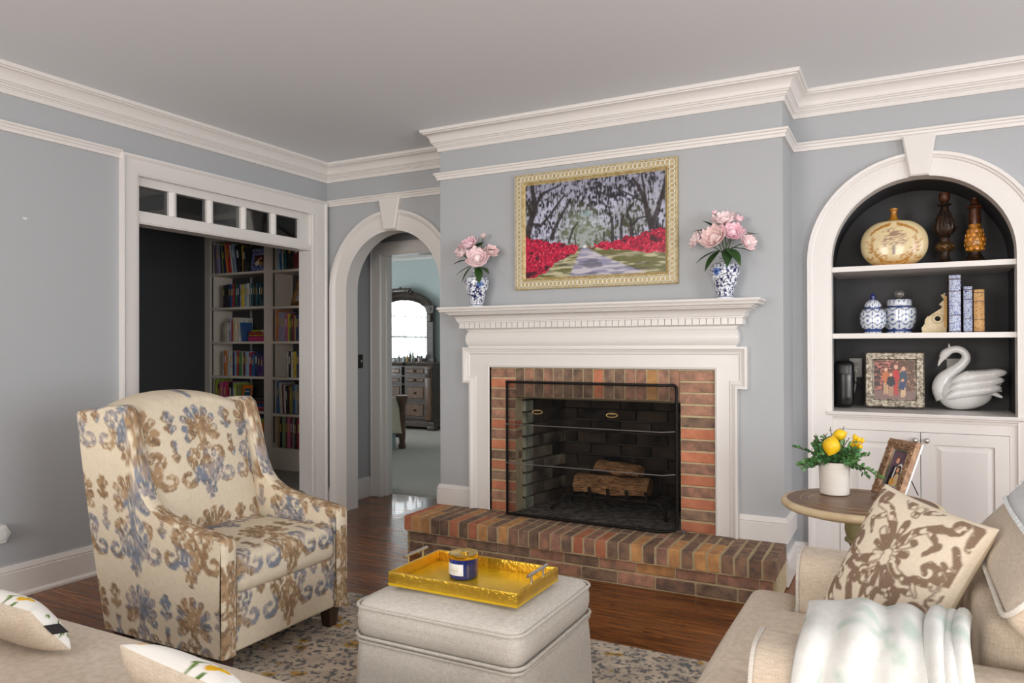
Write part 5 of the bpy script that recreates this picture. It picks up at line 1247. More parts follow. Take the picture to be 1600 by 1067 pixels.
for y0, y1 in ((2.465, 2.685), (1.655, 1.875)):
    r_ = .075; zt = .618
    sec_ = [(y0, .10)] + [(y0 + r_ - r_ * math.cos(t_), zt - r_ + r_ * math.sin(t_)) for t_ in np.linspace(0, PI / 2, 8)] + [(y1 - r_ + r_ * math.sin(t_), zt - r_ + r_ * math.cos(t_)) for t_ in np.linspace(0, PI / 2, 8)] + [(y1, .10)]
    m = MB(); n_s = len(sec_); xs_ = [-.300, -.292] + list(np.linspace(-.27, .55, 8)); v = []
    for i, x in enumerate(xs_):
        k_ = .008 if i == 0 else 0
        for (yy, zz) in sec_: yc_ = (y0 + y1) / 2; v.append(L3(x, yy + (k_ if yy < yc_ else -k_), zz - (k_ if zz > .2 else 0)))
    f = [(i * n_s + j, i * n_s + j + 1, (i + 1) * n_s + j + 1, (i + 1) * n_s + j) for i in range(len(xs_) - 1) for j in range(n_s - 1)] + [tuple(range(n_s)), tuple((len(xs_) - 1) * n_s + j for j in range(n_s))]
    m.add(v, f); m.build('arm', LIN2, ca, smooth=60)
    MB().tube([L3(-.296, yy, zz) for yy, zz in sec_], .0055, 6).build('arm_welt', LIN, ca, smooth=60)
Hd, Td = Vector((.66, 0, .751)), Vector((.751, 0, -.66)); A0 = Vector((.166, 2.135, .735))
Rb = Matrix(((Td.x, 0, Hd.x), (0, 1, 0), (Td.z, 0, Hd.z)))
MB().prism([(x - CO.x, z - CO.z) for x, z in ((.262, .10), (.262, .60), (.300, .635), (.560, .930), (.590, .950), (.635, .950), (.670, .915), (.670, .10))], 1.675 - CO.y, 2.665 - CO.y, 'y').build('backrest', LIN2, ca, smooth=50)
hw, hh_, ht = .385, .205, .072
bc = A0 + Hd * hh_ + Td * ht - CO
m = MB(); m.rbox(bc, (ht, hw, hh_), .04, (4, 16, 10), puff=(.030, .010, .010), rot=Rb)
m.rbox(L3(.203, 2.17, .575), (.056, .280, .115), .035, (4, 12, 8), puff=(.004, 0, 0)); m.build('back_cushion', LIN2, ca, smooth=70)
for sx in (-1, 1):
    pts = [bc + Rb @ Vector((sx * (ht - .006), yy, zz)) for yy, zz in ((-hw + .002, -hh_ + .006), (hw - .002, -hh_ + .006), (hw - .002, hh_ - .004), (-hw + .002, hh_ - .004))]
    MB().tube(rounded(pts, .05), .006, 6, closed=True).build('cushion_welt', LIN, ca, smooth=60)
for x in (-.24, .62):
    for y in (1.72, 2.62): MB().box(*[q for pr in zip(L3(x - .025, y - .025, .0098 if x < .4 else .0005), L3(x + .025, y + .025, .09)) for q in pr]).build('leg', ESP, ca)

def pillow(parent, A, B, Cc, D, t, n, front, back, pf=None, pb=None, pin=.05, fat=1.0):
    """soft square cushion from four corners A top-a, B top-b, Cc bottom-b, D bottom-a; front face towards (B-A)x(D-A)"""
    A, B, Cc, D = map(Vector, (A, B, Cc, D)); nrm = (D - A).cross(B - A).normalized(); out = []
    for sg, nm, mt, pt_ in ((1, 'front_cover', front, pf), (-1, 'back_cover', back, pb)):
        m = MB()
        def fn(a, b):
            q, r = (a - .5) * 2, (b - .5) * 2; k = 1 - pin * (1 - r * r) * abs(q) ** 3; k2 = 1 - pin * (1 - q * q) * abs(r) ** 3
            a2, b2 = .5 + q * k / 2, .5 + r * k2 / 2
            p_ = (A * (1 - a2) + B * a2) * b2 + (D * (1 - a2) + Cc * a2) * (1 - b2)
            return p_ + nrm * sg * t * (fat if sg > 0 else 1) * ((1 - q ** 4) * (1 - r ** 4)) ** .55 * (.86 + .14 * math.cos(q * 2) * math.cos(r * 2))
        m.grid(fn, n, n); m.build(nm, mt, parent, smooth=80, paint=(None if pt_ is None else (lambda P, UV: pt_(UV[:, 0], UV[:, 1]))))
    def edge(a, b): q, r = (a - .5) * 2, (b - .5) * 2; k = 1 - pin * (1 - r * r) * abs(q) ** 3; k2 = 1 - pin * (1 - q * q) * abs(r) ** 3; a2, b2 = .5 + q * k / 2, .5 + r * k2 / 2; return (A * (1 - a2) + B * a2) * b2 + (D * (1 - a2) + Cc * a2) * (1 - b2)
    return edge
def scrolls(u, v):
    s = np.abs(u - .5) * .9; t_ = v * .9
    s = s + (fbm(u * 22, v * 22, 4, 2) - .5) * .02; t_ = t_ + (fbm(u * 22, v * 22, 8, 2) - .5) * .02
    d = np.full(np.shape(u), 9.0)
    S = lambda pts, a, b: stroke(s, t_, pts, a, b)
    d = np.minimum(d, S([(.03, .04), (.09, .10), (.15, .19), (.19, .28)] + spiral((.15, .31), .05, .015, -.4, 4.6), .026, .014))
    d = np.minimum(d, S([(.06, .48), (.12, .44), (.20, .42), (.28, .45)] + spiral((.30, .52), .07, .02, -1.6, 3.6), .024, .015))
    d = np.minimum(d, S([(.20, .05), (.28, .09), (.35, .16), (.38, .25)] + spiral((.33, .27), .055, .015, -.2, 4.8), .026, .015))
    d = np.minimum(d, S([(.05, .62), (.10, .70), (.18, .76), (.27, .78)] + spiral((.29, .83), .05, .016, -1.5, 3.4), .026, .014))
    d = np.minimum(d, S([(.38, .36), (.42, .48), (.41, .62), (.36, .70)], .022, .016)); d = np.minimum(d, S([(.42, .74), (.40, .84), (.33, .90)], .026, .014))
    for a, ln, wd in ((90, .20, .024), (64, .19, .022), (40, .17, .022), (14, .13, .02), (-15, .10, .018)): a = math.radians(a); d = np.minimum(d, cap(s, t_, (.04 * math.cos(a), .52 + .04 * math.sin(a)), (ln * math.cos(a), .52 + ln * math.sin(a)), .010, wd))
    for a, ln, wd in ((-90, .20, .024), (-60, .17, .022), (-35, .13, .02)): a = math.radians(a); d = np.minimum(d, cap(s, t_, (.04 * math.cos(a), .46 + .04 * math.sin(a)), (ln * math.cos(a), .46 + ln * math.sin(a)), .010, wd))
    d = np.minimum(d, cap(s, t_, (0, .80), (0, .88), .03, .02)); d = np.minimum(d, cap(s, t_, (.0, .02), (.02, .10), .02, .03)); d = np.minimum(d, cap(s, t_, (.06, .84), (.14, .88), .02, .012)); d = np.minimum(d, cap(s, t_, (.40, .06), (.44, .14), .024, .014))
    for cx, cy, an, ln in ((.10,.30,1.2,.08),(.24,.20,.4,.09),(.30,.36,2.2,.09),(.22,.60,.9,.09),(.34,.60,-.7,.08),(.14,.92,.3,.08),(.36,.44,1.4,.07),(.05,.22,1.6,.07),(.42,.30,1.9,.08),(.26,.68,2.6,.08),(.44,.92,2.2,.07),(.12,.10,-.4,.07),(.30,.02,.9,.06),(.18,.35,.2,.08),(.08,.37,-.6,.07)):
        d = np.minimum(d, cap(s, t_, (cx, cy), (cx + ln * math.cos(an), cy + ln * math.sin(an)), .008, .020))
    d = d - .006
    k = sstep(.005, -.005, d)
    vein = sstep(.70, .76, fbm(u * 20, v * 20, 14, 2) + .1) * sstep(.0, -.02, d); k = k * (1 - vein)
    edge = (np.abs(u - .5) < .47) & (np.abs(v - .5) < .475)
    tp = mix(srgb(150, 128, 108), srgb(136, 114, 96), vnoise(u * 200, v * 200, 2)); return mix(mix(srgb(238, 226, 206), srgb(228, 214, 192), vnoise(u * 160, v * 160, 6)), tp, k * edge)
PCOT = mat_attr('printed_cotton', .9, bump=.2, bscale=600, spec=.1)
CREAM = mat('cream_cotton', srgb(236, 222, 198), .9)
dp = thing('throw_pillow', 'cream throw pillow with taupe damask scrolls on the linen armchair', 'pillow', (0, 2.30, .47)); DO = Vector((0, 2.30, .47))
Q = lambda x, y, z: Vector((x, y, z)) - DO
pillow(dp, Q(-.048, 2.45, .872), Q(.204, 2.13, .836), Q(.030, 2.07, .484), Q(-.225, 2.365, .488), .064, 120, PCOT, CREAM, scrolls)
# draped blanket over the near arm
bl = thing('throw_blanket', 'soft white throw with faint sage leaves draped over the piped arm', 'blanket', (0, 1.77, .62))
sec = [(.165, -.10), (.150, -.04), (.132, .02), (.100, .056), (.05, .062), (-.02, .056), (-.09, .038), (-.132, -.01), (-.145, -.08), (-.150, -.20), (-.152, -.34)]
secs = smooth_pts([(0, a, b) for a, b in sec], 5)
def drape(x0, x1, lift, seed, nm, slack):
    m = MB(); ns = len(secs) - 1
    def fn(a, b):
        i = min(ns - 1, int(b * ns)); p_ = secs[i].lerp(secs[i + 1], b * ns - i); tg = (secs[min(ns, i + 2)] - secs[max(0, i - 1)]).normalized(); nv = Vector((0, tg.z, -tg.y))
        x = x0 + (x1 - x0) * a + slack * (b - .3)
        fold = .011 * (.5 + .5 * math.sin(2 * PI * (a * 2.6 + .10 * math.sin(b * 4 + seed)) + seed)) + .005 * math.sin(a * 21 + b * 7 + seed) * (.3 + b)
        edge = -.010 * (abs(2 * a - 1) ** 8)
        q = p_ + nv * (lift + fold + edge); return (x + .006 * math.sin(b * 11 + seed), q.y, q.z - .014 * math.sin(a * 5 + seed) * max(0, 1 - abs(q.y) * 6))
    m.grid(fn, 70, ns)
    def paint(P, UV):
        u, v = UV[:, 0] * abs(x1 - x0), UV[:, 1] * .75; c = mix(srgb(218, 219, 216), srgb(206, 207, 203), vnoise(u * 90, v * 90, 1))
        d = np.full(len(u), 9.0); r = random.Random(seed)
        for i in range(26):
            cx, cy, an = r.uniform(0, abs(x1 - x0)), r.uniform(0, .75), r.uniform(0, 6.3); d = np.minimum(d, cap(u, v, (cx, cy), (cx + .045 * math.cos(an), cy + .045 * math.sin(an)), .004, .013))
        return mix(c, srgb(180, 196, 186), sstep(.006, -.004, d) * .8 * sstep(.3, .6, vnoise(u * 30, v * 30, 9) + .2))
    o = m.build(nm, mat_attr('fleece', 1.0, bump=.5, bscale=350, spec=.05), bl, smooth=80, paint=paint)
    sm = o.modifiers.new('thickness', 'SOLIDIFY'); sm.thickness = .012; sm.offset = 1
drape(-.190, .075, .0, 2, 'front_fold', -.02); drape(.052, .112, .013, 5, 'back_fold', -.01)
# fringed cloth over the chair back
fr = thing('fringed_throw', 'pale fringed cloth laid over the back cushion of the linen armchair', 'throw', (.50, 2.1, 1.0))
FO2 = Vector((.50, 2.1, 1.0)); FAB2 = mat('pale_weave', srgb(226, 230, 232), .95, var=.4, vscale=40, col2=srgb(206, 212, 216), bump=.5, bscale=200)
def on_cushion(h_, yy):
    fac = max(0, 1 - (yy / hw) ** 2) * max(0, 1 - (h_ / hh_) ** 2); return bc + CO + Rb @ Vector((-(ht + .004 + .032 * fac), yy, h_)) - FO2
m = MB(); m.grid(lambda a, b: on_cushion(.195 - .255 * b, -.30 + .63 * a) + Vector((0, 0, .006)), 20, 12); o = m.build('cloth', FAB2, fr, smooth=70); o.modifiers.new('thickness', 'SOLIDIFY').thickness = .006
m = MB()
for i in range(40):
    p0 = on_cushion(-.060, -.30 + .63 * i / 39) + Vector((0, 0, .008)); m.tube([p0, p0 + Vector((-.008, .002 * math.sin(i * 3), -.006))], [.004, .003], 5)
for i in range(14):
    p0 = on_cushion(.195 - .255 * i / 13, .33) + Vector((0, 0, .008)); m.tube([p0, p0 + Vector((-.002, .010, -.002))], [.004, .003], 5)
o = m.build('fringe', FAB2, fr, smooth=70); o['kind'] = 'stuff'

# ------------------------------------------------------------------ sofa facing the fireplace
so = thing('sofa', 'beige linen sofa with lemon print pillows facing the fireplace', 'sofa', (-2.0, .85, .010)); SO = Vector((-2.0, .85, .010))
S3_ = lambda x, y, z: (x - SO.x, y - SO.y, z - SO.z)
m = MB(); m.rbox(S3_(-2.0, .86, .20), (1.18, .46, .13), .03, (8, 4, 2)); m.build('base', LIN2, so, smooth=50)
for x0, x1 in ((-3.0, -2.52), (-2.515, -1.02)):
    m = MB(); m.rbox(S3_((x0 + x1) / 2, .965, .395), ((x1 - x0) / 2, .405, .070), .045, (14, 10, 3), puff=(0, .006, .014)); m.build('seat_cushion', LIN2, so, smooth=70)
m = MB(); m.rbox(S3_(-2.0, .44, .42), (1.18, .10, .33), .06, (14, 4, 6)); m.build('backrest', LIN2, so, smooth=60)
for x in (-3.13, -.895):
    m = MB(); m.rbox(S3_(x, .86, .30), (.105, .46, .24), .06, (4, 8, 5)); m.build('arm', LIN2, so, smooth=60)
for x in (-3.1, -.93):
    for y in (.45, 1.26): MB().box(*[q for pr in zip(S3_(x - .03, y - .03, .0098 if (x > -2 and y > 1) else .0005), S3_(x + .03, y + .03, .09)) for q in pr]).build('leg', ESP, so)
def lemons(u, v):
    c = np.empty((len(u), 3)); c[:] = srgb(244, 242, 236); r = random.Random(4)
    for i in range(34):
        cx, cy, an = r.random(), r.random(), r.uniform(0, 6.3); ln = r.uniform(.07, .11)
        d = cap(u, v, (cx, cy), (cx + ln * math.cos(an), cy + ln * math.sin(an)), .018, .004); c = mix(c, mix(srgb(84, 116, 50), srgb(120, 146, 74), vnoise(u * 60, v * 60, i)), sstep(.004, -.004, d))
    for i in range(13):
        cx, cy = r.random(), r.random(); d = np.hypot((u - cx) * 1.0, (v - cy) * 1.25) - .055; c = mix(c, mix(srgb(242, 200, 44), srgb(226, 160, 30), vnoise(u * 20, v * 20, i)), sstep(.004, -.004, d))
    return c
LP = mat_attr('lemon_print', .85, bump=.2, bscale=600, spec=.1)
lp = thing('throw_pillow', 'linen backed lemon print pillow with a black sewn tag', 'pillow', (-2.0, 1.12, .46)); LO = Vector((-2.0, 1.12, .46))
Q = lambda x, y, z: Vector((x, y, z)) - LO
ed1 = pillow(lp, Q(-1.985, 1.105, .606), Q(-2.36, 1.11, .606), Q(-2.34, 1.19, .492), Q(-1.925, 1.175, .492), .050, 80, LP, LIN2, lemons, fat=1.15)
p0 = ed1(0.0, .62); p1 = ed1(0.0, .40); nx_v = Vector((.020, .028, 0))
m = MB(); m.add([p0 + Vector((0, 0, 0)), p0 + nx_v, p1 + nx_v, p1, p0 + Vector((.002, -.003, 0)), p0 + nx_v + Vector((.002, -.003, 0)), p1 + nx_v + Vector((.002, -.003, 0)), p1 + Vector((.002, -.003, 0))], [(0, 1, 2, 3), (4, 7, 6, 5), (0, 4, 5, 1), (1, 5, 6, 2), (2, 6, 7, 3), (3, 7, 4, 0)])
m.build('sewn_tag', mat('black_tag', srgb(20, 20, 24), .6), lp)
lp2 = thing('throw_pillow', 'linen backed lemon print pillow without a tag on the sofa seat', 'pillow', (-1.3, .97, .46)); LO = Vector((-1.3, .97, .46))
pillow(lp2, Q(-1.06, .92, .678), Q(-1.42, .965, .675), Q(-1.43, 1.08, .490), Q(-1.03, 1.03, .490), .045, 80, LP, LIN2, lemons, fat=1.4)

# ------------------------------------------------------------------ round side table, plant and photo
st = thing('side_table', 'round pedestal table with a dark wood top and cream rim', 'side table', (-.165, 3.455, 0))
TW_ = mat('table_walnut', srgb(140, 104, 74), .38, var=.85, vscale=5, vstretch=(1.5, 14, 1), col2=srgb(84, 60, 44))
CRM = mat('distressed_cream', srgb(224, 204, 168), .55, var=.5, vscale=14, col2=srgb(196, 166, 122))
MB().lathe([(0, .612), (.292, .612), (.292, .6205), (0, .6205)], 64).build('table_top', TW_, st, smooth=40)
MB().lathe([(.285, .586), (.300, .588), (.312, .598), (.314, .608), (.308, .617), (.296, .621), (.290, .6215), (.290, .61)], 64).build('rim', CRM, st, smooth=50)
MB().lathe([(0, .575), (.27, .580), (.285, .590), (.285, .612), (0, .612)], 48).build('apron', CRM, st, smooth=50)
m = MB(); m.tube([(.17 * math.cos(a) - .03, .17 * math.sin(a), .6208) for a in np.linspace(0, 2 * PI, 65)[:-1]], .0016, 4, closed=True); m.tube([(.235 * math.cos(a), .235 * math.sin(a), .6208) for a in np.linspace(0, 2 * PI, 65)[:-1]], .0016, 4, closed=True); m.build('inlay', mat('inlay', srgb(176, 146, 108), .4), st)
OLV = mat('olive_paint', srgb(166, 160, 118), .5, var=.5, vscale=8, col2=srgb(140, 132, 92))
MB().lathe([(.09, .575), (.062, .565), (.058, .54), (.060, .50), (.054, .475), (.050, .47), (.060, .462), (.060, .452), (.046, .444), (.034, .42), (.030, .36), (.042, .28), (.056, .20), (.050, .13), (.036, .10), (.05, .085), (.08, .07)], 36).build('pedestal', OLV, st, smooth=50)
MB().lathe([(0, .07), (.10, .07), (.17, .045), (.19, .02), (.19, .0), (0, .0)], 40).build('foot', CRM, st, smooth=40)
TT = .6225
pp = thing('potted_plant', 'white ribbed pot of leafy greenery with yellow lemons on the side table', 'plant', (-.272, 3.575, TT))
WP = mat('white_pot', srgb(234, 228, 220), .5)
pr = [(0, 0), (.056, 0), (.060, .003)]
for i in range(14): z = .010 + .0075 * i; pr += [(.0615 + .0002 * i, z), (.0615 + .0002 * i, z + .0052), (.0602 + .0002 * i, z + .006), (.0602 + .0002 * i, z + .007)]
pr += [(.0645, .116), (.066, .142), (.064, .144), (.060, .143), (.058, .13), (0, .13)]
MB().lathe(pr, 56).build('pot', WP, pp, smooth=30)
GR = [mat('eucalyptus', srgb(86, 138, 82), .5, rand=.3, var=.5, vscale=30, col2=srgb(58, 104, 62)), mat('boxwood', srgb(108, 156, 92), .5, var=.6, vscale=30, col2=srgb(70, 118, 64)), mat('twig', srgb(96, 76, 62), .8)]
rl = random.Random(8)
def sprig(base, dirv, ln, nl, size, mi, droop):
    d = Vector(dirv).normalized(); pts = []
    for i in range(7): t_ = i / 6; pts.append(Vector(base) + d * ln * t_ + Vector((0, 0, -droop * t_ * t_)))
    MB().tube(pts, [.0016] * 7, 5).build('stem', GR[2], pp)
    m = MB()
    for k in range(nl):
        t_ = .15 + .85 * k / nl; i = min(5, int(t_ * 6)); p_ = pts[i].lerp(pts[i + 1], t_ * 6 - i); s = Vector((rl.uniform(-1, 1), rl.uniform(-1, 1), rl.uniform(-.3, .9))).normalized(); tang = (pts[i + 1] - pts[i]).normalized(); ax = (s - tang * s.dot(tang)).normalized() * .9 + tang * .5
        ax.normalize(); w = ax.cross(Vector((rl.uniform(-1, 1), rl.uniform(-1, 1), rl.uniform(-1, 1)))).normalized(); L_ = size * (1.15 - .5 * t_); nr = ax.cross(w)
        m.add([p_, p_ + ax * L_ * .35 + w * L_ * .33 + nr * L_ * .05, p_ + ax * L_ * .75 + w * L_ * .30 + nr * L_ * .04, p_ + ax * L_, p_ + ax * L_ * .75 - w * L_ * .30 + nr * L_ * .04, p_ + ax * L_ * .35 - w * L_ * .33 + nr * L_ * .05, p_ + ax * L_ * .5], [(0, 1, 6), (1, 2, 6), (2, 3, 6), (3, 4, 6), (4, 5, 6), (5, 0, 6)])
    o = m.build('foliage', GR[mi], pp); o['kind'] = 'stuff'
for i in range(52):
    a = rl.uniform(0, 2 * PI); el = rl.uniform(.0, 1.4); dv = (math.cos(a) * math.cos(el), math.sin(a) * math.cos(el), math.sin(el)); sprig((.022 * math.cos(a), .022 * math.sin(a), .135), dv, rl.uniform(.09, .145), 19, .031, i % 2, .03)
for i in range(22):
    a = rl.uniform(0, 2 * PI); el = rl.uniform(.65, 1.4); sprig((.03 * math.cos(a), .03 * math.sin(a), .14), (math.cos(a) * math.cos(el), math.sin(a) * math.cos(el), math.sin(el)), rl.uniform(.09, .13), 18, .027, i % 2, .0)
sprig((.02, -.02, .145), (.82, -.45, .12), .20, 22, .027, 1, .075); sprig((.02, -.01, .15), (.75, -.5, .0), .15, 18, .026, 0, .06); sprig((-.02, -.01, .15), (-.85, -.2, .42), .17, 20, .024, 0, .02); sprig((-.02, -.02, .14), (-.85, -.5, .0), .13, 18, .025, 1, .03)
for dv, ln in (((-.1, 0, 1), .155), ((.25, 0, 1), .165), ((.05, .1, 1), .14), ((-.35, 0, 1), .13), ((.5, -.1, .9), .13)): sprig((0, 0, .14), dv, ln, 16, .012, 0, .0)
LEM = mat('lemon_skin', srgb(246, 204, 30), .4, var=.5, vscale=30, col2=srgb(236, 170, 20), bump=.4, bscale=160)
def lemon(c, r, ax):
    m = MB(); m.lathe([(0, -1.25 * r), (.12 * r, -1.2 * r), (.3 * r, -1.06 * r), (.62 * r, -.8 * r), (.9 * r, -.4 * r), (1.0 * r, 0), (.9 * r, .4 * r), (.62 * r, .8 * r), (.3 * r, 1.06 * r), (.15 * r, 1.22 * r), (0, 1.28 * r)], 24)
    Rm = Vector((0, 0, 1)).rotation_difference(Vector(ax)).to_matrix(); m.v = [tuple(Rm @ Vector(p_) + Vector(c)) for p_ in m.v]; m.build('lemon', LEM, pp, smooth=70)
lemon((-.005, -.085, .222), .037, (.2, .5, 1)); lemon((.022, .0, .262), .026, (1, .3, .3))
for k in range(9): lemon((.090 + .016 * math.cos(k * 2.4) * (k / 9) ** .5 * 1.6, -.02 + .01 * math.sin(k), .232 + .024 * math.sin(k * 2.4) * (k / 9) ** .5 * 1.4), .0105, (0, .3, 1))

pf_ = thing('photo_frame', 'tilted carved bronze frame with a couple photo on the side table', 'photo frame', (-.062, 3.585, TT + .004)); pf_.rotation_euler = (-.40, 0, math.radians(-50))
BRZ = mat('carved_bronze', srgb(188, 152, 122), .4, .35, var=.7, vscale=26, col2=srgb(122, 92, 70), bump=.8, bscale=50)
w2, h2 = .175, .255
relief_frame(pf_, w2, h2, .046, .022, BRZ); ornament(pf_, w2, h2, .046, .022, BRZ, .034, .013)
MB().box(-w2 / 2 + .001, w2 / 2 - .001, -.001, .010, .001, h2 - .001).build('white_backing', mat('white_side', srgb(232, 234, 236), .5), pf_)
MB().sweep([(-w2 / 2 + .044, .044), (-w2 / 2 + .044, h2 - .044), (w2 / 2 - .044, h2 - .044), (w2 / 2 - .044, .044)], [(0, 0), (0, .012), (.006, .010), (.006, 0)], lambda x, z, q: (x, -q, z), closed=True).build('liner', SIL, pf_)
def couple(u, v):
    c = mix(srgb(66, 50, 60), srgb(120, 92, 110), fbm(u * 5, v * 6, 3, 3)); sk = srgb(232, 170, 140)
    c = mix(c, srgb(36, 38, 48), cap(u, v * 1.6, (.30, 0), (.34, .75), .20, .16) < 0); c = mix(c, srgb(236, 232, 226), cap(u, v * 1.6, (.42, .35), (.44, .82), .06, .04) < 0); c = mix(c, srgb(120, 84, 60), np.hypot(u - .44, (v - .74) * 1.5) < .135); c = mix(c, sk, np.hypot(u - .44, (v - .71) * 1.5) < .115)
    c = mix(c, srgb(236, 230, 226), np.hypot(u - .72, (v - .50) * 1.3) < .19); c = mix(c, srgb(56, 34, 26), np.hypot(u - .68, (v - .46) * 1.2) < .165); c = mix(c, sk, np.hypot(u - .64, (v - .46) * 1.4) < .10); c = mix(c, srgb(226, 196, 150), cap(u, v * 1.6, (.62, 0), (.70, .45), .24, .14) < 0)
    c = mix(c, srgb(226, 150, 70), sstep(.17, .14, np.hypot(u - .45, (v - .12) * 1.3))); c = mix(c, srgb(236, 200, 110), (np.hypot(u - .45, (v - .12) * 1.3) < .15) & (vnoise(u * 22, v * 30, 7) > .6)); return c
photo(pf_, -w2 / 2 + .046, w2 / 2 - .046, .046, h2 - .046, -.006, 50, 90, couple)
MB().tube([(.03, .010, .14), (.03, .115, .055)], .0022, 6).build('easel_leg', SPK, pf_)
# hexagonal corner of a white plug-in on the nook wall
hx_ = thing('plug_in_freshener', 'white faceted plug-in device low on the grey nook wall', 'plug-in', (XL, 2.085, .345))
MB().prism([(.05 * math.cos(a), .052 * math.sin(a)) for a in np.linspace(0, 2 * PI, 7)[:-1]], .001, .045, 'x').build('body', mat('white_plastic', (1, 1, 1)), hx_)
MB().prism([(.03 * math.cos(a), .031 * math.sin(a)) for a in np.linspace(0, 2 * PI, 7)[:-1]], .045, .055, 'x').build('cap', mat('white_plastic', (1, 1, 1)), hx_)
# ------------------------------------------------------------------ built-in bookcase in the nook
BS = mat('shelf_paint', srgb(236, 226, 212), .5)
bk = thing('built_in_bookcase', 'cream built-in bookcase with two bays and dark back in the nook', 'bookcase', (-5.2, BKY, LZ)); BO = Vector((-5.2, BKY, LZ))
def lb(x0, x1, y0, y1, z0, z1): return MB().box(x0 - BO.x, x1 - BO.x, y0 - BO.y, y1 - BO.y, z0 - BO.z, z1 - BO.z)
BX_L = (-5.945, -5.225); BX_R = (-5.130, -4.42); BTOP = 2.50
for x0, x1 in ((-6.018, -5.945), (-5.225, -5.130), (-4.42, -4.19)): lb(x0, x1, BKY, BKY + .02, LZ + .001, BTOP).build('stile', BS, bk)
for x0, x1 in ((-6.015, -5.955), (-5.215, -5.140), (-4.41, -4.35)): lb(x0, x1, BKY + .02, 5.262, LZ + .001, BTOP).build('upright', BS, bk)
lb(-6.015, -4.19, 5.263, 5.276, LZ + .001, BTOP).build('back_panel', CHAR, bk)
lb(-5.945, -4.42, BKY - .004, BKY + .02, LZ + .001, .352).build('kick_board', BS, bk); lb(-5.945, -4.42, BKY - .010, BKY, .318, .352).build('base_rail', BS, bk)
SH_L = [.358, .683, 1.006, 1.333, 1.660, 1.990, 2.32]; SH_R = [.358, .669, 1.003, 1.332, 1.652, 1.985, 2.32]
for sh, (x0, x1) in ((SH_L, BX_L), (SH_R, BX_R)):
    for z in sh: lb(x0 - .008, x1 + .008, BKY + .004, 5.262, z - .022, z).build('shelf', BS, bk)
STL = mat('slotted_strip', srgb(120, 118, 114), .4, .6)
for x in (-5.953, -5.232, -5.138): 
    for y in (BKY + .03,): lb(x + (0 if x != -5.232 else 0), x + .004, y, y + .014, .40, 2.3).build('shelf_strip', STL, bk)
for x in (-5.70, -4.92): lb(x, x + .02, 5.256, 5.263, .40, 2.3).build('shelf_strip', mat('strip_pale', srgb(196, 200, 202), .4, .4), bk)
COL = {'black': (28, 26, 28), 'navy': (34, 46, 92), 'blue': (44, 98, 172), 'light blue': (150, 186, 214), 'teal': (34, 92, 104), 'red': (190, 44, 44), 'dark red': (116, 30, 36), 'green': (52, 120, 66), 'lime': (168, 196, 48), 'white': (232, 228, 220), 'cream': (226, 210, 176), 'yellow': (238, 202, 52), 'orange': (232, 124, 40),
       'purple': (84, 52, 118), 'lavender': (190, 178, 212), 'pink': (226, 112, 158), 'magenta': (206, 44, 116), 'grey': (138, 140, 146), 'brown': (112, 72, 48), 'tan': (186, 152, 110), 'sage': (150, 176, 140), 'olive': (128, 128, 56)}
PAPER = mat('page_block', srgb(226, 216, 194), .9)
def cover(cn):
    c = COL[cn]; return mat('cover_' + cn.replace(' ', '_'), srgb(*c), .45, var=.9, vscale=38, vstretch=(1, 1, .35), col2=srgb(*[min(255, int(q * .55 + 60)) for q in c]), rand=.18)
ORD = ['bottom', 'second', 'third', 'fourth', 'fifth', 'top']
def book_mesh(w, d, h, cn, nm='book'):
    m = MB(); t_ = .0025
    m.add([(-w / 2, 0, 0), (-w / 4, -.003, 0), (w / 4, -.003, 0), (w / 2, 0, 0), (w / 2, d, 0), (w / 2 - t_, d, 0), (w / 2 - t_, .004, 0), (-w / 2 + t_, .004, 0), (-w / 2 + t_, d, 0), (-w / 2, d, 0)] + [(-w / 2, 0, h), (-w / 4, -.003, h), (w / 4, -.003, h), (w / 2, 0, h), (w / 2, d, h), (w / 2 - t_, d, h), (w / 2 - t_, .004, h), (-w / 2 + t_, .004, h), (-w / 2 + t_, d, h), (-w / 2, d, h)],
          [tuple(range(10))[::-1], tuple(range(10, 20))] + [(i, (i + 1) % 10, (i + 1) % 10 + 10, i + 10) for i in range(10)])
    m.box(-w / 2 + t_, w / 2 - t_, .004, d - .004, .003, h - .004, 1)
    if w > .022:   # title lettering strip on the spine
        m.box(-w * .16, w * .16, -.0042, -.002, h * .52, h * .80, 2)
    return m
rbk = random.Random(21)
used = {}
def put_book(cn, x, w, h, z, lean, bay, shelf, prv, nxt, y=None):
    y = BKY + .028 if y is None else y
    title = mat('title_' + rbk.choice('abc'), srgb(*rbk.choice([(230, 220, 190), (210, 180, 90), (240, 240, 240)])), .5)
    o = book_mesh(w, min(.17, h * .72), h, cn).build('book', [cover(cn), PAPER, title])
    o.location = (x, y + rbk.uniform(0, .012), z + .0008 + (abs(math.sin(lean)) * w / 2)); o.rotation_euler = (0, lean, 0)
    size = 'thick' if w > .034 else 'thin' if w < .019 else 'tall' if h > .25 else ''
    nb = ('between %s and %s' % (prv, nxt)) if prv and nxt else ('next to %s, ending its row,' % (prv or nxt)) if (prv or nxt) else ''
    lab = ' '.join(('%s %s book %s on %s shelf of %s bay' % (size, cn, nb, ORD[shelf], bay)).split())
    k = used.get(lab, 0); used[lab] = k + 1
    tag(o, lab, 'book', 'books on the %s shelf of the %s bay' % (ORD[shelf], bay)); return o
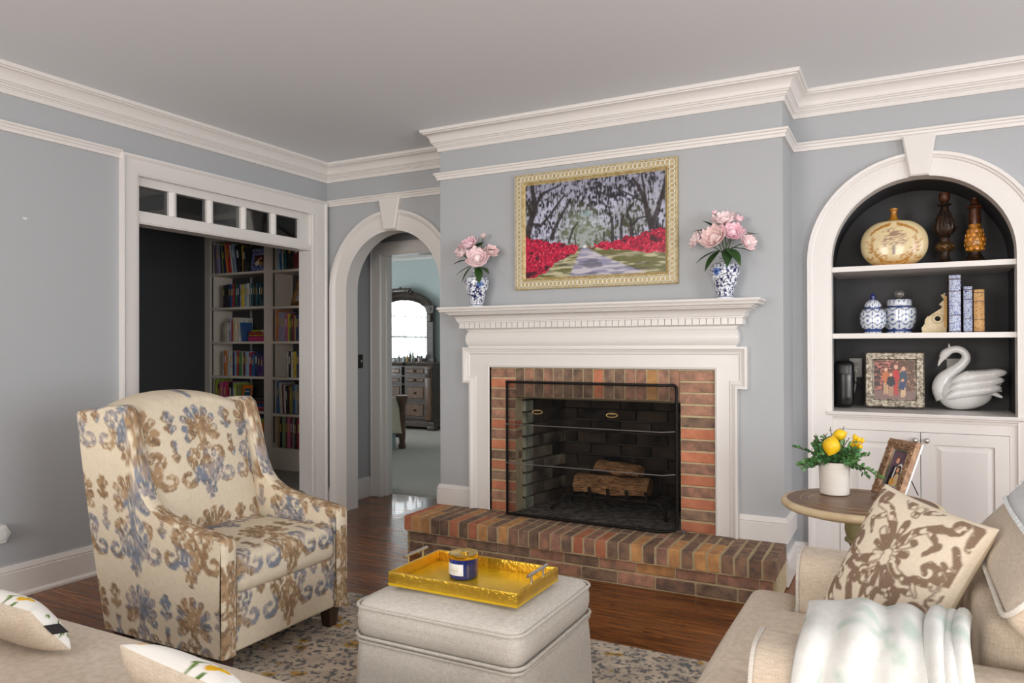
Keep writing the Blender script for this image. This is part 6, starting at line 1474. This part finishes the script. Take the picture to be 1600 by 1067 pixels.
def row(bay, shelf, x, spec, hmax=.27, lean=0.0, hvar=.03):
    z = (SH_L if bay == 'wall-side' else SH_R)[shelf]; names = [q[0] for q in spec]
    prev = None; x += .012
    for i, q in enumerate(spec):
        cn, w = q[0], q[1] / 1000; h = (q[2] / 1000) if len(q) > 2 else hmax - rbk.uniform(0, hvar); ln = q[3] if len(q) > 3 else lean
        half = w / 2 / math.cos(ln); tl = math.tan(ln)      # each book stands clear of its neighbour over its whole height
        if prev is None: xn = x + half + max(0, -tl * h)
        else: xn = max(prev[0] + prev[1] + half + zz * (prev[2] - tl) for zz in (0, min(prev[3], h) + .004))
        put_book(cn, xn, w, h, z, ln, bay, shelf, names[i - 1] if i else None, names[i + 1] if i + 1 < len(names) else None)
        prev = (xn, half + .0012 + abs(tl) * w * .5, tl, h); x = xn + half
    return x
def stack(bay, shelf, xc, spec, zadd=0):
    z = (SH_L if bay == 'wall-side' else SH_R)[shelf] + zadd
    for i, (cn, ln, th) in enumerate(spec):
        ln, th = ln / 1000, th / 1000; m = MB(); m.box(-ln / 2, ln / 2, 0, .16, 0, .0025); m.box(-ln / 2, ln / 2, 0, .16, th - .0025, th); m.box(-ln / 2, ln / 2, 0, .003, 0, th); m.box(-ln / 2 + .003, ln / 2 - .003, .003, .157, .0025, th - .0025, 1)
        o = m.build('book', [cover(cn), PAPER]); o.location = (xc + rbk.uniform(-.008, .008), BKY + .03, z + .0008); z += th + .0006
        pos = 'at the foot' if i == 0 else 'on top' if i == len(spec) - 1 else 'above %s' % spec[i - 1][0]
        tag(o, '%s book lying flat %s of the stack on %s shelf of %s bay' % (cn, pos if pos[0] != 'a' or i == 0 else pos, ORD[shelf], bay) if i in (0, len(spec) - 1) else '%s book lying flat %s in the stack on %s shelf of %s bay' % (cn, pos, ORD[shelf], bay), 'book', 'stacked books on the %s shelf' % ORD[shelf])
WS, DS = 'wall-side', 'casing-side'
row(WS, 5, -5.935, [('purple', 16, 285, -.05), ('lavender', 46, 285, -.06), ('navy', 22, 270, -.07), ('lime', 16, 285, -.09), ('navy', 30, 265, -.11), ('orange', 16, 282, -.12), ('red', 34, 285, -.14), ('white', 20, 270, -.15), ('light blue', 40, 275, -.17), ('black', 62, 262, -.14), ('yellow', 18, 250, -.07), ('black', 30, 240, -.03)])
row(WS, 4, -5.812, [('black', 24), ('black', 22), ('black', 22), ('navy', 24), ('blue', 24), ('red', 26), ('black', 18), ('green', 24), ('navy', 32), ('white', 26), ('yellow', 32), ('light blue', 30), ('white', 26), ('grey', 28), ('teal', 26), ('black', 24), ('teal', 24), ('black', 22), ('teal', 24), ('black', 24), ('teal', 20)], hmax=.225, hvar=.012)
x = row(WS, 3, -5.815, [('white', 24, 185), ('cream', 22, 185), ('white', 22, 185), ('lavender', 34, 222, .03), ('red', 22, 205, .02), ('cream', 40, 228, -.03), ('white', 40, 224, -.04), ('blue', 20, 180, -.13)])
stack(WS, 3, -5.357, [('magenta', 215, 48), ('yellow', 190, 14), ('red', 185, 24), ('lime', 130, 22)])
row(WS, 2, -5.82, [('white', 22), ('orange', 40, 240), ('white', 36, 236), ('white', 34, 236), ('navy', 22), ('light blue', 24), ('red', 38, 232), ('green', 24), ('sage', 24), ('dark red', 28), ('light blue', 48, 230), ('red', 34, 224), ('blue', 40, 206), ('navy', 34), ('purple', 34, 206), ('purple', 30, 190)], hmax=.235, hvar=.012)
x_end = row(WS, 1, -5.925, [('lime', 28, 285), ('dark red', 34, 240), ('pink', 46, 262), ('magenta', 46, 262), ('red', 22, 260), ('black', 50, 258), ('grey', 24, 262, -.05), ('lime', 24, 250, -.06), ('olive', 22, 238, -.08)])
stack(WS, 1, -5.330, [('red', 165, 22), ('pink', 168, 18), ('blue', 150, 26), ('dark red', 158, 22), ('black', 158, 40)])
row(WS, 0, -5.93, [('red', 30), ('blue', 34), ('tan', 28), ('green', 30), ('navy', 28), ('orange', 26), ('teal', 30), ('brown', 28), ('magenta', 34, 265), ('grey', 40, 250), ('blue', 34, 268), ('black', 30), ('brown', 28), ('pink', 28, 250), ('navy', 28), ('black', 34), ('blue', 34, 258), ('green', 36, 250), ('lime', 34, 248), ('orange', 34, 215)], hmax=.26)
row(DS, 5, -5.118, [('light blue', 22, 292, -.08), ('blue', 28, 290, -.07), ('white', 14, 285, -.05), ('teal', 34, 288, -.03), ('black', 78, 285), ('dark red', 70, 280), ('black', 60, 280)])
row(DS, 3, -5.118, [('orange', 24, 285), ('lavender', 50, 268), ('lavender', 34, 258), ('pink', 28, 255), ('yellow', 22, 250), ('green', 26, 225), ('dark red', 30, 252), ('tan', 24, 232), ('navy', 30, 250), ('light blue', 40, 240), ('blue', 40, 245), ('purple', 30, 240)])
row(DS, 2, -4.985, [('white', 20, 222), ('black', 30, 236), ('white', 26, 232), ('yellow', 40, 234), ('navy', 32, 234), ('green', 26, 228), ('black', 26, 240), ('blue', 44, 244), ('teal', 30, 236), ('red', 30, 230)])
row(DS, 1, -5.118, [('blue', 26, 292), ('white', 36, 285, -.05), ('dark red', 22, 265, -.05), ('white', 20, 262, -.05), ('black', 26, 255, -.04), ('brown', 22, 262, -.04), ('olive', 26, 250, -.02), ('blue', 30, 262), ('light blue', 28, 262), ('brown', 24, 250), ('yellow', 22, 248, -.04), ('grey', 26, 255, -.04), ('black', 24, 250), ('orange', 30, 238), ('dark red', 26, 242)])
row(DS, 0, -5.10, [('tan', 26, 282), ('black', 26, 272), ('sage', 40, 285), ('brown', 24, 280), ('pink', 30, 280), ('dark red', 24, 280), ('grey', 30, 278), ('black', 26, 268), ('red', 44, 272), ('tan', 24, 270), ('orange', 28, 262), ('lime', 44, 262), ('yellow', 26, 258), ('brown', 30, 230)])
# facing picture book and photographs on the shelves
def face_book(x, y, z, w, h, lean, rz, lab, paint):
    t = thing('picture_book', lab, 'book', (x, y, z)); t.rotation_euler = (lean, 0, rz)
    MB().box(-w / 2, w / 2, 0, .012, 0, h).build('cover', cover('orange'), t); MB().box(-w / 2 + .003, w / 2 - .002, .002, .010, -.0008, h + .0008).build('pages', PAPER, t); photo(t, -w / 2, w / 2, 0, h, -.0008, 40, 50, paint, 'cover_print')
def castle(u, v):
    c = np.empty((len(u), 3)); c[:] = srgb(228, 120, 40); c = mix(c, srgb(40, 92, 116), (np.abs(u - .56) < .36) & (np.abs(v - .46) < .38)); c = mix(c, srgb(196, 216, 226), sstep(.2, .16, np.hypot(u - .58, (v - .36) * .9))); c = mix(c, srgb(220, 226, 220), (np.abs(v - .74) < .03) & (np.abs(u - .56) < .24) & (vnoise(u * 26, v * 0, 3) > .3)); return c
face_book(x_end + .070, BKY + .045, SH_L[1] + .004, .115, .235, -.12, 0, 'orange bordered picture book standing face out above the stack', castle)
def kids(u, v): c = mix(srgb(60, 34, 30), srgb(100, 60, 50), fbm(u * 5, v * 5, 3, 2)); c = mix(c, srgb(236, 226, 200), np.hypot(u - .35, (v - .2) * 1.2) < .28); c = mix(c, srgb(200, 140, 40), np.hypot(u - .72, (v - .15) * 1.2) < .2); c = mix(c, srgb(216, 160, 130), np.hypot(u - .45, v - .55) < .13); return mix(c, srgb(216, 160, 140), np.hypot(u - .68, v - .68) < .13)
t = thing('photo_frame', 'blue and white checked photo frame beside the leaning books', 'photo frame', (-5.342, BKY + .05, SH_L[5] + .002)); t.rotation_euler = (-.12, 0, .02)
m = MB(); m.grid(lambda a, b: (-.095 + .19 * a, -.010, .215 * b), 38, 42)
m.build('frame_face', mat_attr('check_print', .4), t, paint=lambda P, UV: mix(mix(srgb(58, 66, 128), srgb(104, 116, 176), ((np.floor(UV[:, 0] * 7) + np.floor(UV[:, 1] * 8)) % 2)), srgb(214, 218, 232), (vnoise(UV[:, 0] * 38, UV[:, 1] * 42, 5) > .80)))
MB().box(-.095, .095, -.0098, .004, 0, .215).build('frame_back', mat('frame_navy', srgb(52, 58, 110), .5), t); photo(t, -.055, .060, .055, .150, -.0108, 24, 20, kids)
def boy(u, v): c = mix(srgb(176, 140, 124), srgb(140, 104, 92), v); c = mix(c, srgb(232, 232, 234), cap(u, v, (.5, 0), (.5, .42), .34, .26) < 0); c = mix(c, srgb(24, 22, 26), (np.abs(np.abs(u - .5) - .16) < .06) & (v < .48)); c = mix(c, srgb(60, 34, 24), np.hypot(u - .5, v - .76) < .19); c = mix(c, srgb(206, 140, 112), np.hypot(u - .5, v - .68) < .165); return mix(c, srgb(24, 22, 26), (np.abs(u - .5) < .1) & (np.abs(v - .44) < .035))
t = thing('photo_frame', 'gilded wooden frame with a portrait of a boy in a bow tie', 'photo frame', (-4.865, BKY + .06, SH_R[4] + .002)); t.rotation_euler = (-.28, 0, -.35)
GLD = mat('old_gold', srgb(160, 118, 58), .4, .5, var=.7, vscale=40, col2=srgb(104, 70, 34), bump=.6, bscale=80)
relief_frame(t, .235, .255, .042, .02, GLD); photo(t, -.078, .078, .040, .215, -.008, 36, 40, boy); MB().box(-.11, .11, -.005, .0, .005, .25).build('backing', SPK, t)

# ------------------------------------------------------------------ bedroom furniture
DW = mat('carved_walnut', srgb(86, 74, 68), .35, var=.8, vscale=6, vstretch=(1, 6, 6), col2=srgb(52, 42, 36), coat=.2)
DW2 = mat('drawer_front', srgb(114, 82, 58), .35, var=.8, vscale=5, vstretch=(3, 1, 1), col2=srgb(66, 50, 42), coat=.2)
dr = thing('dresser', 'dark carved wooden dresser in the bedroom', 'dresser', (-7.14, 9.62, 0)); dx1 = .81
m = MB(); m.box(-dx1, dx1, -.22, .28, .12, 1.00); m.build('body', DW, dr)
m = MB(); m.sweep([(-dx1 - .0, .28), (-dx1, -.22), (-.30, -.22), (-.28, -.26), (.28, -.26), (.30, -.22), (dx1, -.22), (dx1, .28)], [(0, .98), (.01, .98), (.03, 1.0), (.04, 1.02), (.03, 1.035), (0, 1.035)], xyz); m.box(-dx1, dx1, -.24, .28, 1.0, 1.035); m.build('top', DW, dr, smooth=30)
m = MB(); m.sweep([(-dx1, .28), (-dx1, -.22), (dx1, -.22), (dx1, .28)], [(0, .05), (.05, .05), (.05, .10), (.03, .13), (.01, .15), (0, .16)], xyz); m.box(-dx1, dx1, -.22, .28, .05, .14); m.build('plinth', DW, dr)
for x in (-dx1 - .0, dx1 - .0):
    m = MB(); m.rbox((x, -.24, .035), (.07, .05, .035), .015, (1, 1, 1)); m.build('foot', DW, dr, smooth=40)
    m = MB(); m.rbox((x - (.06 if x > 0 else -.06), -.235, .56), (.055, .03, .41), .012, (1, 1, 2)); m.build('pilaster', DW2, dr, smooth=40)
    m = MB(); m.rbox((x - (.06 if x > 0 else -.06), -.268, .87), (.045, .012, .07), .010, (2, 1, 2), puff=(0, .01, 0)); m.build('carved_boss', DW, dr, smooth=40)
for cx, hw in ((-.495, .195), (0, .265), (.495, .195)):
    for z0, z1 in ((.83, .97), (.70, .82), (.44, .69), (.17, .43)):
        yf = -.225 if cx else -.262
        d_ = MB().box(cx - hw, cx + hw, yf - .012, yf + .02 if cx else -.2, z0 + .006, z1 - .006).build('drawer', DW, dr)
        k = .032; MB().add([(cx - hw + k, yf - .013, z0 + k), (cx + hw - k, yf - .013, z0 + k), (cx + hw - k, yf - .013, z1 - k), (cx - hw + k, yf - .013, z1 - k), (cx - hw + k + .012, yf - .022, z0 + k + .012), (cx + hw - k - .012, yf - .022, z0 + k + .012), (cx + hw - k - .012, yf - .022, z1 - k - .012), (cx - hw + k + .012, yf - .022, z1 - k - .012)], [(4, 5, 6, 7)] + [(i, (i + 1) % 4, (i + 1) % 4 + 4, i + 4) for i in range(4)]).build('panel', DW2, d_)
        mk = MB(); mk.lathe([(.007, 0), (.007, .01), (.018, .014), (.020, .022), (.012, .03), (0, .031)], 12); mk.v = [(cx + a, yf - .02 - c_, (z0 + z1) / 2 + b_) for a, b_, c_ in mk.v]; mk.build('knob', mat('aged_brass', srgb(84, 66, 46), .4, .6), d_, smooth=50)
mi = thing('dresser_mirror', 'arched carved wooden mirror standing on the dresser', 'mirror', (-7.2, 9.84, 1.036))
MIR = mat('mirror_silver', (.86, .88, .88), .02, 1.0)
apts = [(-.50, .06), (-.50, .78)] + [(-.50 * math.cos(PI * i / 20) , .78 + .24 * math.sin(PI * i / 20)) for i in range(1, 20)] + [(.50, .78), (.50, .06)]
MB().prism(apts, -.012, -.004).build('glass', MIR, mi)
MB().sweep(apts, [(-.02, 0), (-.02, .04), (-.005, .05), (.02, .03), (.03, .014), (.03, 0)], lambda x, z, q: (x, -q, z)).build('inner_moulding', DW, mi, smooth=30)
m = MB(); ot_ = [(-.50 * math.cos(PI * i / 20) * 1.0, .80 + .25 * math.sin(PI * i / 20)) for i in range(21)]
m.sweep(ot_, [(.0, 0), (.0, .05), (-.03, .07), (-.06, .06), (-.09, .08), (-.10, .07), (-.10, 0)], lambda x, z, q: (x, -q, z)); m.build('arched_top', DW, mi, smooth=30)
for sx in (-1, 1):
    m = MB(); m.box(sx * .56 - .05, sx * .56 + .05, -.05, .0, .0, .80); m.box(sx * .56 - .07, sx * .56 + .07, -.07, .0, .80, .86); m.box(sx * .56 - .085, sx * .56 + .085, -.085, .0, .86, .89); m.build('column', DW, mi)
    m = MB(); m.rbox((sx * .56, -.065, .70), (.035, .02, .07), .015, (2, 1, 2)); m.build('carved_boss', DW, mi, smooth=40)
m = MB(); m.box(-.64, .64, -.08, .0, -.0, .055); m.build('base_rail', DW, mi)
m = MB()
for i in range(-4, 5): m.tube(smooth_pts([(i * .045, -.07, 1.135 - abs(i) * .012), (i * .055, -.09, 1.17 - abs(i) * .012), (i * .062 + .01, -.075, 1.205 - abs(i) * .022)], 3), [.02, .024, .026, .025, .024, .018, .008], 8)
m.rbox((0, -.08, 1.15), (.20, .03, .035), .02, (4, 1, 1)); m.build('carved_crest', DW, mi, smooth=60)
CL = mat('perfume_glass', srgb(214, 216, 218), .1, trans=.3)
rr2 = random.Random(5)
for i, (kind, hgt, r, cc) in enumerate((('tall clear', .17, .022, (214, 216, 218)), ('squat white', .06, .034, (236, 234, 228)), ('slim grey', .13, .016, (150, 154, 160)), ('round clear', .09, .030, (206, 212, 214)), ('amber', .11, .022, (190, 150, 96)), ('tall white', .15, .026, (232, 230, 224)), ('small silver', .07, .018, (176, 178, 182)), ('pale pink', .10, .024, (222, 196, 194)))):
    t = thing('perfume_bottle', '%s bottle in the row of bottles on the dresser top' % kind, 'bottle', (-7.2 - .06 + .085 * i, 9.50 + rr2.uniform(-.05, .10), 1.036), 0, 'bottles on the dresser')
    MB().lathe([(0, 0), (r, 0), (r, hgt * .65), (r * .6, hgt * .72), (r * .5, hgt * .8)], 12).build('glass_body', mat('bottle_' + kind.replace(' ', '_'), srgb(*cc), .12), t, smooth=40); MB().lathe([(r * .55, hgt * .8), (r * .55, hgt), (0, hgt)], 10).build('stopper', mat('stopper', srgb(200, 196, 186), .3), t, smooth=40)
bd = thing('bed', 'corner of a bed with cream blanket and pale blue bed skirt', 'bed', (-6.37, 6.98, 0))
m = MB(); m.rbox((0, -.2, .44), (.74, .75, .20), .08, (8, 8, 3)); m.build('mattress', mat('bed_linen', srgb(222, 226, 226), .9), bd, smooth=60)
m = MB()
def throw_(a, b):
    q = b * .95; x = .30 + min(q, .45); z = .655 if q < .42 else .655 - (q - .42) * .86
    return (x + (.03 * math.sin(a * 20) if q > .42 else 0) + (.10 * (q - .42) if q > .42 else 0), -.5 + 1.08 * a, z + .008 * math.sin(a * 24))
m.grid(throw_, 60, 24); o = m.build('blanket', mat('cream_knit', srgb(232, 220, 200), .95, bump=.6, bscale=120), bd, smooth=70); o.modifiers.new('thickness', 'SOLIDIFY').thickness = .015
m = MB(); m.grid(lambda a, b: (.752 + .010 * math.sin(a * 90), -.9 + 1.42 * a, .02 + .30 * b), 120, 4); m.build('bed_skirt', mat('skirt_blue', srgb(172, 188, 186), .9), bd, smooth=70)
m = MB(); m.box(-.78, .78, .56, .62, .14, .60); m.build('footboard', DW, bd)
m = MB(); m.lathe([(.04, 0), (.05, .03), (.035, .08), (.045, .16), (.045, .52), (.06, .56), (.075, .62), (.085, .66), (.05, .67), (0, .67)], 16, (.80, .60, 0)); m.build('bed_post', DW2, bd, smooth=50)
